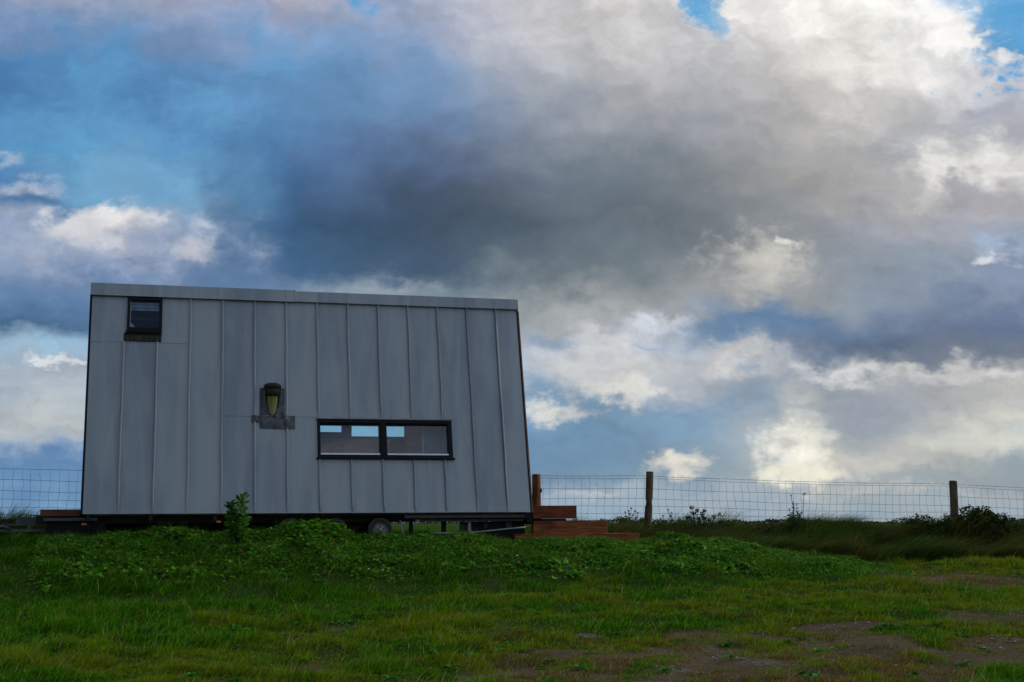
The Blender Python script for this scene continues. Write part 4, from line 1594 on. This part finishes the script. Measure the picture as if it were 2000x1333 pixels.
mb.box(A_END - 0.06, A_END + 0.03, 0.03, HD - 0.05, -0.20, -0.022)
hb(mb, 'end_beam', M_black)
# added black board on the far side, keeps the view under the left half dark
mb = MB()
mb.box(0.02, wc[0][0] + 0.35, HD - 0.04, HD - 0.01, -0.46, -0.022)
hb(mb, 'added_dark_board', M_black)
# lamps along the side
for (p, q_, mt) in ((427, 1019.5, M_orange), (815, 1017.5, M_red)):
    x, z = FY(p, q_, 0.03)
    mb = MB()
    mb.box(x - 0.035, x + 0.035, 0.012, 0.038, z - 0.016, z + 0.016)
    hb(mb, 'side_lamp', mt, bevel=0.006, label='orange side lamp' if mt is M_orange else 'red side lamp')
# platform and drawbar at the left
mb = MB()
x0, z0 = FY(78.5, 995.5, 0.10)
x1, z1 = FY(165, 1010, 0.10)
mb.box(x0, -0.04, 0.10, 2.1, z1 + 0.01, z0)
hb(mb, 'platform_board', M_deck, bevel=0.006)
mb = MB()
xs0, zs0 = FY(84, 1012, 0.12)
xs1, zs1 = FY(190, 1017.5, 0.12)
mb.box(xs0, xs1, 0.12, 0.2, zs1, zs0)
hb(mb, 'platform_rail', M_drawbar)
mb = MB()
mb.box(xs0 + 0.05, 0.35, 0.22, 2.0, zs1 - 0.24, zs1 - 0.01)
mb.tube([(0.06, 0.12, zs0), (0.12, 0.10, zs1 - 0.26)], 0.022, 8)
hb(mb, 'gear_box', M_black)
mb = MB()
x, z = FY(164.5, 1024.3, 0.12)
mb.box(x - 0.045, x + 0.045, 0.185, 0.222, z - 0.02, z + 0.02)
hb(mb, 'side_lamp', M_orange, bevel=0.006, label='orange side lamp at the drawbar end')
mb = MB()
xd0, zd0 = FY(-60, 1034.3, 0.45)
xd1, zd1 = FY(110, 1039, 0.45)
mb.box(xd0 - 0.5, xd1, 0.45, 0.53, zd1, zd0)
xu, zu = FY(60, 1023.5, 0.45)
_, zu2 = FY(60, 1026.5, 0.45)
mb.box(xd0 - 0.5, xd1, 0.45, 0.49, zu2, zu)
xv, _ = FY(53, 1030, 0.45)
xw, _ = FY(61, 1030, 0.45)
mb.box(xv, xw, 0.455, 0.485, zd0, zu2)
hb(mb, 'drawbar', M_drawbar)
mb = MB()
xa, za = FY(31, 1010.5, 0.5)
xb, zb = FY(82, 1023, 0.5)
mb.box(xa, xb, 0.51, 0.56, zb, za)
hb(mb, 'drawbar_panel', M_drawbar)
mb = MB()
xa, za = FY(-20, 1030, 0.44)
xb, zb = FY(20, 1033, 0.44)
mb.tube([(xa - 0.3, 0.42, za), (xa + 0.2, 0.42, za + 0.005), (xb - 0.05, 0.42, zb + 0.02), (xb, 0.43, zb - 0.01)], 0.018, 8)
hb(mb, 'brake_rod', M_drawbar)
mb = MB()
for k in range(7):
    xk, zk = FY(2 + k * 4.6, 1014, 0.6)
    _, zk2 = FY(2 + k * 4.6, 1023.5, 0.6)
    mb.box(xk, xk + 0.016, 0.58, 0.62, zk2, zk - 0.002 * (k % 3))
hb(mb, 'spare_grille', M_black)

# ------------------------------------------------------------------ things inside the house
mb = MB()
xq, zq = FY(778, 872, 1.2)
vs, fs = [], []
n1_, n2_ = 14, 8
for j in range(n2_ + 1):
    ph_ = math.pi * j / n2_ - math.pi / 2
    for i in range(n1_):
        th_ = 2 * math.pi * i / n1_
        cx_ = abs(math.cos(th_)) ** 0.6 * math.copysign(1, math.cos(th_))
        sx_ = abs(math.sin(th_)) ** 0.6 * math.copysign(1, math.sin(th_))
        rr_ = math.cos(ph_) ** 0.7 if math.cos(ph_) > 0 else 0
        vs.append((xq + 0.16 * cx_ * rr_, 1.2 + 0.07 * math.sin(ph_), zq + 0.19 * sx_ * rr_ - 0.05))
for j in range(n2_):
    for i in range(n1_):
        fs.append((j * n1_ + i, j * n1_ + (i + 1) % n1_, (j + 1) * n1_ + (i + 1) % n1_, (j + 1) * n1_ + i))
mb.add(vs, fs, True)
cu = mb.build('cushion', M_brownf)
cu.matrix_world = Matrix.Translation(O) @ RM.to_4x4()
tag(cu, 'brown cushion seen through the right pane of the strip window', 'cushion')

# ------------------------------------------------------------------ timber steps
SY0, SY1 = 0.12, 1.25


def step_geo(p0, q0, p1, q1, y0=SY0, y1=SY1):
    xa, za = FY(p0, q0, y0)
    xb, zb = FY(p1, q1, y0)
    return xa, xb, zb, za


steps = frame_root('timber_steps', (A_END + 0.8, 0.65, -0.5))
tag(steps, 'reddish brown stacked timber steps at the right end of the house', 'steps')
SO = (A_END + 0.8, 0.65, -0.5)
for (g, y0, mt) in ((step_geo(1040, 988, 1126, 1013), 0.10, M_step_red), (step_geo(1042, 1018, 1188, 1047), 0.14, M_step), (step_geo(1006, 1043.5, 1251, 1068), 0.13, M_step)):
    xa, xb, zb, za = g
    mb = MB()
    if mt is M_step_red:
        mb.box(xa, xb, y0, 0.30, zb, za)
        mb.box(xa, xb, 0.303, 1.2, za - 0.05, za)
    else:
        # upright board in front, tread planks laid behind it
        mb.box(xa, xb, y0, y0 + 0.12, zb, za)
        for k in range(5):
            mb.box(xa, xb, y0 + 0.124 + k * 0.2, y0 + 0.124 + k * 0.2 + 0.194, za - 0.06, za - 0.003)
    o = mb.build('step', mt, steps, SO, 0.008)
g = step_geo(1042, 1013.5, 1107, 1018)
mb = MB()
mb.box(g[0], g[1], 0.16, 1.1, g[2] + 0.002, g[3] - 0.002)
mb.build('packing_board', M_black, steps, SO)

# brown post behind the steps
pb = at(1048, 988, 23.6)
pt = at(1048, 926.5, 23.6)
zg = gz(pb.x, pb.y)
mb = MB()
hgt = pt.z - zg
mb.tube([(0, 0, -0.1), (0.002, 0, hgt * 0.4), (0.0, 0.002, hgt * 0.75), (-0.004, 0, hgt - 0.02), (-0.004, 0, hgt)], [0.078, 0.079, 0.076, 0.075, 0.066], 12)
mb.tube([(0.068, -0.02, hgt * 0.72), (0.084, -0.02, hgt * 0.76), (0.070, -0.02, hgt * 0.80)], [0.012, 0.02, 0.012], 6)
po = mb.build('wooden_post', M_brownpost)
po.location = (pb.x, pb.y, zg)
tag(po, 'thick rough brown wooden post standing behind the timber steps', 'post')

# ------------------------------------------------------------------ wire fence
fence = empty('wire_fence', (FEN_L[0], FEN_L[1], gz(FEN_L[0], FEN_L[1])))
tag(fence, 'square mesh stock fence on wooden posts running behind the house', 'fence')
FO = tuple(fence.location)
FLEN = float(np.linalg.norm(FEN_R - FEN_L))


def fpos(s, z, out=0.0):
    return (FEN_L[0] + FD[0] * s + FD[1] * out, FEN_L[1] + FD[1] * s - FD[0] * out, z)


def at_fence(px, py):
    d = ray(px, py)
    # intersect the upright fence plane
    nrm = np.array([-FD[1], FD[0], 0])
    t = (nrm[0] * FEN_L[0] + nrm[1] * FEN_L[1]) / (nrm @ d)
    p = d * t
    return (p[0] - FEN_L[0]) * FD[0] + (p[1] - FEN_L[1]) * FD[1], p[2] + EZ


# height of the top wire along the fence, measured from the ground line
TOPW = [at_fence(px, py) for (px, py) in ((-160, 905), (0, 910), (165, 915), (600, 925), (1058, 930), (1262, 930.5), (1400, 936), (1600, 942.5), (1850, 946), (1925, 950), (2000, 954), (2200, 966))]
TS = [t[0] for t in TOPW]
TZ = [t[1] for t in TOPW]


def topz(s):
    return float(np.interp(s, TS, TZ))


s_post1, _ = at_fence(1265, 1000)
s_post2, _ = at_fence(1861, 1000)
SP = s_post2 - s_post1
S0, S1 = -2.6, s_post2 + SP * 0.7
rows = [0.045, 0.245, 0.440, 0.585, 0.725, 0.86, 0.98, 1.10]
CELL = 0.16
net = MB()
R_W = 0.0031
ns = int((S1 - S0) / (CELL * 2))
for r in rows:
    pts = []
    for i in range(ns + 1):
        s = S0 + (S1 - S0) * i / ns
        pts.append(fpos(s, topz(s) - r + 0.006 * math.sin(s * 2.2 + r * 9) + random.uniform(-0.004, 0.004), 0.02 * math.sin(s * 0.9 + r * 3)))
    net.tube(pts, R_W, 4, False)
k = 0
s = S0
kd = 0.0
while s < S1:
    kd = 0.6 * kd + random.uniform(-0.014, 0.014)
    px_ = s + kd
    pts = []
    x_off = 0
    for j, r in enumerate(rows):
        x_off = random.uniform(-0.013, 0.013) + 0.012 * math.sin(s * 1.3 + j)
        pts.append(fpos(px_ + x_off, topz(s) - r, 0.02 * math.sin(s * 0.9 + r * 3)))
        if j < len(rows) - 1:
            pts.append(fpos(px_ + x_off + random.uniform(-0.01, 0.01), topz(s) - (r + rows[j + 1]) / 2, 0.02 * math.sin(s * 0.9 + r * 3)))
    net.tube(pts, R_W * 0.85, 4, False)
    s += CELL
net.build('wire_mesh', M_wire, fence, FO)
bw = MB()
pts = []
n = int((S1 - s_post1 + 2.2) / 0.16)
for i in range(n + 1):
    s = s_post1 - 2.2 + (S1 - s_post1 + 2.2) * i / n
    pts.append(fpos(s, topz(s) + 0.004 * math.sin(s * 3), 0.08))
bw.tube(pts, R_W, 4, False)
for i in range(0, n, 1):
    p = Vector(pts[i])
    bw.tube([p + Vector((0.006, 0, -0.018)), p + Vector((-0.006, 0, 0.018))], 0.0025, 3, False)
bw.build('barbed_wire', M_wire, fence, FO)


def post(s, top, r, lean=0.0, square=False):
    x, y, _ = fpos(s, 0)
    zg = gz(x, y) - 0.15
    h = top - zg
    mb = MB()
    rs, pts = [], []
    for i in range(9):
        t = i / 8
        pts.append((x + lean * (t - 1) * h + 0.004 * math.sin(t * 5 + s), y + 0.003 * math.sin(t * 7), zg + t * h))
        rs.append(r * (1.04 - 0.06 * t + 0.006 * math.sin(t * 9 + s)))
    if not square:
        pts.append((pts[-1][0], y, zg + h + 0.012))
        rs.append(r * 0.8)
        rs[-2] = r * 0.97
    mb.tube(pts, rs, 14)
    return mb.build('post', M_post, fence, FO, 0.006)


z1_ = at_fence(1268, 921.5)[1]
z2_ = at_fence(1861, 940.5)[1]
post(at_fence(1269.5, 925)[0], z1_, 0.074, 0.055, True)
post(at_fence(1862, 945)[0], z2_, 0.084, 0.012)
post(s_post1 - SP, topz(s_post1 - SP) + 0.08, 0.075)
post(s_post1 - 2 * SP + 0.4, topz(s_post1 - 2 * SP) + 0.08, 0.075)

# ------------------------------------------------------------------ plants


def arrays_obj(parts, name, mat, loc, parent=None):
    V = np.concatenate([p[0] for p in parts])
    off, Ts = 0, []
    for p in parts:
        Ts.append(p[1] + off)
        off += len(p[0])
    C = np.concatenate([p[2] for p in parts])
    return np_mesh(name, V, np.concatenate(Ts), mat, C, parent, None if parent else loc)


def laurel(px, py, Y, height, label):
    """upright leafy stem"""
    b = at(px, py, Y)
    zg = gz(b.x, b.y)
    root = empty('leafy_shrub', (b.x, b.y, zg))
    tag(root, label, 'shrub')
    st = MB()
    parts = []
    H = height
    for k in range(7):
        a = random.uniform(0, 6.28)
        sp = random.uniform(0.10, 0.25) * (1 if k else 0)
        hk = H * random.uniform(0.72, 1.0) if k else H
        tip = Vector((sp * math.cos(a) * 1.1, sp * math.sin(a), hk - 0.05))
        basep = Vector((0.02 * math.cos(a), 0.02 * math.sin(a), -0.05))
        mid = basep.lerp(tip, 0.5) + Vector((sp * 0.4 * math.cos(a), sp * 0.4 * math.sin(a), 0))
        st.tube([basep, mid, tip], [0.010, 0.007, 0.004], 6)
        n = 46
        t = rng.uniform(0.18, 1.0, n)
        P = np.array([list(basep.lerp(mid, min(1, 2 * q)) if q < 0.5 else mid.lerp(tip, 2 * q - 1)) for q in t])
        D = rnd_dir(n, -0.1, 0.75)
        D[:, 2] += 0.55 * t
        L = rng.uniform(0.095, 0.165, n) * (1.12 - 0.35 * t)
        c = jitter(np.array([0.050, 0.150, 0.022]), n, 0.6)
        hi = rng.uniform(0, 1, (n, 1)) < 0.2
        c = np.where(hi, np.array([0.16, 0.25, 0.06]), c)
        parts.append(leaves(P, L, L * 0.42, D, rnd_dir(n, 0.4, 1.0), c))
    st.build('stem', M_stem, root)
    o = arrays_obj(parts, 'foliage', M_leaf, None, root)
    return root


laurel(473, 1036, 20.9, 0.90, 'upright dark leafy shrub standing in front of the zinc wall')


def weed_heads(px, py_base, Y, heads, label, name='seed_head_weed', cat='weed', leafy=0.0, size=0.03, group=None):
    """thin branching stems each carrying a dark seed head; heads are (px, py) of the head"""
    b = at(px, py_base, Y)
    zg = gz(b.x, b.y)
    root = empty(name, (b.x, b.y, zg))
    tag(root, label, cat, group)
    for (hx, hy) in heads:
        st = MB()
        parts = []
        h = at(hx, hy, Y + random.uniform(-0.15, 0.15)) - Vector((b.x, b.y, zg))
        base = Vector((h.x * 0.25 + random.uniform(-0.03, 0.03), random.uniform(-0.05, 0.05), -0.03))
        mid = base.lerp(h, 0.55) + Vector((random.uniform(-0.03, 0.03), 0, 0.02))
        st.tube([base, mid, h], [0.007, 0.006, 0.005], 5)
        n = 34
        D = rnd_dir(n, -0.9, 0.9)
        P = np.array(list(h))[None] + D * size * rng.uniform(0.0, 0.8, (n, 1))
        L = rng.uniform(0.6, 1.1, n) * size
        parts.append(leaves(P, L, L * 0.6, D, rnd_dir(n, -1, 1), jitter(np.array([0.030, 0.036, 0.014]), n, 0.4)))
        if leafy:
            n = int(22 * leafy)
            t = rng.uniform(0.0, 0.85, n)
            P = np.array([list(base.lerp(mid, min(1, 2 * q)) if q < 0.5 else mid.lerp(h, 2 * q - 1)) for q in t])
            L = rng.uniform(0.03, 0.075, n)
            lf = leaves(P, L, L * 0.5, rnd_dir(n, -0.3, 0.8), rnd_dir(n, 0.2, 1), jitter(np.array([0.035, 0.06, 0.02]), n, 0.4))
            arrays_obj([lf], 'foliage', M_leaf, None, root)
        st.build('stem', M_stem, root)
        arrays_obj(parts, 'seed_head', M_leaf, None, root)


weed_heads(1362, 1032, 25.2, [(1352, 992), (1361, 997), (1356, 1003), (1343, 1010), (1348, 1012), (1365, 1014)], 'dark seed headed weed by the fence, tallest of its clump', leafy=0.7, size=0.036)
weed_heads(1375, 1034, 25.3, [(1376, 998), (1372, 1003), (1373, 1011), (1376, 1014), (1385, 1016)], 'dark seed headed weed with heads one above another on the mound crest', leafy=0.6, size=0.034)
weed_heads(1400, 1034, 25.4, [(1404, 1005), (1395, 1010), (1408, 1019)], 'low weed with two round dark heads right of the seed head clump', leafy=0.6, size=0.036)
weed_heads(1236, 1034, 24.6, [(1221, 1001), (1228, 998), (1233, 993), (1240, 999), (1246, 1002), (1236, 1006), (1229, 1004), (1242, 1012)], 'thin twiggy umbel weed left of the leaning fence post', size=0.017, leafy=0.25)
weed_heads(1555, 1036, 27.0, [(1545, 968), (1550, 985), (1556, 985), (1542, 995), (1563, 1003), (1549, 1000), (1566, 1001)], 'spindly upright dark weed beside the tall single stalk', size=0.016, leafy=1.0)
weed_heads(1571, 1036, 27.1, [(1570.5, 965)], 'single tall thin stalk with one dark head against the sky', name='tall_stalk', size=0.026)
weed_heads(1318, 1036, 25.6, [(1305, 996), (1312, 1002), (1295, 1008), (1325, 1010)], 'pale feathery grass plume right of the leaning fence post', name='grass_plume', cat='grass', size=0.016, leafy=0.3)


def bush(px0, px1, py_base, Y, tops, label, dens=1.0, leaf=0.045):
    """bramble: many arching leafy shoots; tops = list of (px, py)"""
    xc = (px0 + px1) / 2
    b = at(xc, py_base, Y)
    zg = gz(b.x, b.y)
    root = empty('bramble_bush', (b.x, b.y, zg))
    tag(root, label, 'bush')
    st = MB()
    parts = []
    for (tx, ty) in tops:
        h = at(tx, ty, Y + random.uniform(-0.25, 0.25)) - Vector((b.x, b.y, zg))
        base = Vector((h.x * 0.75 + random.uniform(-0.08, 0.08), h.y * 0.6 + random.uniform(-0.12, 0.12), -0.05))
        mid = base.lerp(h, 0.5) + Vector((random.uniform(-0.05, 0.05), random.uniform(-0.05, 0.05), 0.03))
        st.tube([base, mid, h], [0.007, 0.005, 0.002], 5)
        n = int(150 * dens)
        t = rng.uniform(0.0, 1.0, n) ** 0.8
        P = np.array([list(base.lerp(mid, min(1, 2 * q)) if q < 0.5 else mid.lerp(h, 2 * q - 1)) for q in t])
        spread = (0.026 + 0.15 * (1 - t) ** 1.2)[:, None]
        P = P + rng.normal(0, 1, (n, 3)) * spread * np.array([1, 1, 0.6])
        L = rng.uniform(0.6, 1.25, n) * leaf
        c = jitter(np.array([0.034, 0.050, 0.016]), n, 0.5)
        hi = rng.uniform(0, 1, (n, 1)) < 0.10
        c = np.where(hi, np.array([0.085, 0.095, 0.035]), c)
        parts.append(leaves(P, L, L * 0.62, rnd_dir(n, -0.6, 0.8), rnd_dir(n, 0.1, 1), c))
    st.build('stems', M_stem, root)
    arrays_obj(parts, 'foliage', M_leaf, None, root)


def spread_tops(lst, n, dy):
    out = list(lst)
    for (x, y) in lst:
        for k in range(n):
            out.append((x + random.uniform(-14, 14), y + random.uniform(6, dy)))
    return out


bush(1872, 1995, 1062, 27.6, spread_tops([(1878, 994), (1887, 990), (1893, 988), (1903, 993), (1910, 991), (1919, 991), (1928, 992), (1932, 997), (1940, 1006), (1948, 1004), (1963, 1004), (1967, 1012), (1979, 1012), (1986, 1022), (1995, 1026)], 6, 52),
     'large dark bramble bush right of the round topped fence post', 1.15, 0.055)
bush(1772, 1860, 1058, 27.5, spread_tops([(1775, 1016), (1782, 1014), (1787, 1006), (1795, 1008), (1805, 1008), (1818, 1012), (1826, 1014), (1838, 1016), (1846, 1004), (1852, 1008)], 3, 34),
     'low straggling dark bush left of the round topped fence post', 0.85, 0.05)
bush(1250, 1300, 1050, 25.9, spread_tops([(1277, 1014), (1284, 1018), (1290, 1022), (1258, 1022)], 3, 24), 'small dark tuft around the foot of the leaning fence post', 0.5, 0.035)
bush(-20, 70, 1036, 23.9, spread_tops([(2, 1001), (10, 1005), (-12, 1000), (20, 1009), (38, 1006), (45, 1009), (58, 1008), (70, 1007)], 1, 14), 'sparse dark weeds behind the drawbar at the far left', 0.35, 0.035)

bush(1300, 1450, 1048, 26.0, spread_tops([(1325, 1013), (1336, 1010), (1346, 1004), (1354, 1001), (1371, 1003), (1386, 1009), (1408, 1012), (1428, 1017), (1312, 1016)], 2, 20),
     'ragged dark weeds beneath the seed heads right of the leaning fence post', 0.45, 0.04)
bush(1535, 1585, 1048, 27.3, spread_tops([(1538, 1014), (1546, 1007), (1554, 1003), (1560, 1006), (1568, 1013), (1580, 1018)], 2, 20),
     'small dark leafy weed at the foot of the tall single stalk', 0.5, 0.04)
bush(1455, 1530, 1052, 27.0, spread_tops([(1458, 1022), (1470, 1019), (1484, 1023), (1497, 1018), (1510, 1022), (1524, 1020)], 2, 16),
     'low dark scrub on the bank between the seed heads and the tall single stalk', 0.45, 0.04)
bush(1600, 1765, 1056, 27.6, spread_tops([(1602, 1024), (1622, 1021), (1640, 1024), (1660, 1019), (1682, 1023), (1700, 1020), (1722, 1024), (1745, 1020), (1760, 1022)], 3, 22),
     'long low line of dark scrub between the tall stalk and the round topped post', 0.5, 0.045)
# white flowers and one yellow one in the weeds -----------------------------------
fl_me = None


def flower(name, px, py, mat, r, label, cat, group=None, up=0.0):
    d = ray(px, py)
    x, y = ground_hit(px, py)
    y -= 0.12
    p = at(px, py, y)
    p.x = p.x
    zg = gz(p.x, p.y)
    root = empty(name, (p.x, p.y, zg))
    tag(root, label, cat, group)
    hh = max(0.05, p.z - zg)
    st = MB()
    st.tube([(0, 0, -0.02), (0.01, 0, hh * 0.6), (0, 0, hh)], 0.003, 5)
    st.build('stem', M_stem, root)
    m = MB()
    vs = [(0, 0, hh)]
    fs = []
    tilt = random.uniform(0.3, 0.9)
    for k in range(7):
        g = 2 * math.pi * k / 7 + random.random() * 0.3
        e1 = (math.cos(g - 0.32) * r * 0.85, math.sin(g - 0.32) * r * 0.85)
        e2 = (math.cos(g) * r, math.sin(g) * r)
        e3 = (math.cos(g + 0.32) * r * 0.85, math.sin(g + 0.32) * r * 0.85)
        i0 = len(vs)
        for e in (e1, e2, e3):
            vs.append((e[0], e[1] * math.cos(tilt), hh + e[1] * math.sin(tilt) + 0.3 * r * random.random()))
        fs += [(0, i0, i0 + 1), (0, i0 + 1, i0 + 2)]
    m.add(vs, fs)
    m.build('petals', mat, root)


FLW = [(415, 1067), (528, 1070), (567, 1052), (618, 1053), (689, 1055), (716, 1063), (1070, 1074), (1104, 1093), (1109, 1101), (211, 1057), (1440, 1062), (1427, 1099), (1428, 1080), (1600, 1084), (1590, 1090), (1538, 1081),
       (1245, 1060), (1010, 1088), (870, 1064), (955, 1080), (1580, 1094), (720, 1115), (748, 1118)]
for (px, py) in FLW:
    flower('white_flower', px, py, M_petal, random.uniform(0.011, 0.02), 'tiny white flower among the leafy weeds on the mound', 'flower', 'white flowers scattered over the mound')
flower('yellow_flower', 738, 1054, M_yellow, 0.024, 'yellow flower in the weeds below the rightmost visible wheel', 'flower')

# ------------------------------------------------------------------ far trees along the horizon


def tree(px, py_top, Y, width_px, label, green=(0.020, 0.032, 0.020), group=None, n=900):
    b = at(px, 1022, Y)
    zg = gz(b.x, b.y)
    top = at(px, py_top, Y).z - zg
    wd = width_px * Y / FPX
    root = empty('tree', (b.x, b.y, zg))
    tag(root, label, 'tree', group)
    mb = MB()
    mb.tube([(0, 0, -0.3), (0.1, 0, top * 0.3), (0, 0.1, top * 0.75)], [wd * 0.05, wd * 0.035, wd * 0.012], 7)
    for k in range(6):
        g = k * 1.05
        mb.tube([(0.05, 0, top * (0.25 + 0.06 * k)), (wd * 0.3 * math.cos(g), wd * 0.3 * math.sin(g), top * (0.5 + 0.06 * k))], [wd * 0.02, wd * 0.006], 5)
    mb.build('trunk', M_bark, root)
    parts = []
    for k in range(9):
        c0 = np.array([random.uniform(-0.33, 0.33) * wd, random.uniform(-0.3, 0.3) * wd, top * random.uniform(0.35, 0.8)])
        m = n // 9
        D = rnd_dir(m, -1, 1)
        rad = np.array([wd * 0.24, wd * 0.24, top * 0.22])
        P = c0 + D * rad * (rng.uniform(0.25, 1, (m, 1)) ** 0.5)
        P[:, 2] = np.clip(P[:, 2], top * 0.06, top)
        L = rng.uniform(0.05, 0.10, m) * wd
        parts.append(leaves(P, L, L * 0.8, D + rnd_dir(m, -1, 1) * 0.6, rnd_dir(m, 0, 1), jitter(np.array(green), m, 0.4)))
    arrays_obj(parts, 'crown', M_leaf, None, root)


tree(1218, 1008, 420, 26, 'round dark tree on the horizon left of the leaning fence post')
tree(1252, 1011, 520, 16, 'small dark tree on the horizon just behind the umbel weed')
tree(1176, 1013, 520, 14, 'small thin tree on the horizon above the middle timber step')
tree(1548, 1013, 600, 26, 'broad dark tree on the horizon behind the spindly weed')
tree(1512, 1016, 640, 22, 'low dark tree on the horizon left of the spindly weed')
tree(1998, 1022 - 9, 640, 18, 'dark tree on the horizon at the right edge of the picture')


def treeline():
    n = 9000
    spans = [(1120, 1300, 1.0), (1400, 1600, 1.2), (1735, 1800, 1.5), (1930, 2300, 1.2), (760, 960, 1.0), (-300, 120, 1.3), (1600, 1735, 0.35)]
    tot = sum((b - a) for a, b, _ in spans)
    Ps, Ls = [], []
    for (a, b, hgt) in spans:
        m = int(n * (b - a) / tot)
        px = rng.uniform(a, b, m)
        Y = rng.uniform(860, 960, m)
        x = (px - 1000) / FPX * Y
        nz = fbm(px * 0.06, px * 0 + 3, 301, 4)
        hmax = (0.6 + 3.4 * nz ** 1.5) * hgt
        z = EZ - 0.36 + hmax * rng.uniform(0, 1, m)
        Ps.append(np.stack([x, Y, z], 1))
        Ls.append(rng.uniform(0.7, 1.5, m))
    P = np.concatenate(Ps)
    L = np.concatenate(Ls)
    m = len(P)
    V, Tt, C = leaves(P, L, L * 0.8, rnd_dir(m, -0.6, 1), rnd_dir(m, 0, 1), jitter(np.array([0.030, 0.042, 0.040]), m, 0.3))  # bluish leaf tint stands in for haze over the distance
    o = np_mesh('far_treeline', V, Tt, M_leaf, C)
    tag(o, 'distant low line of bluish dark woods along the horizon', 'woods', kind='stuff')


treeline()
bpy.context.view_layer.update()
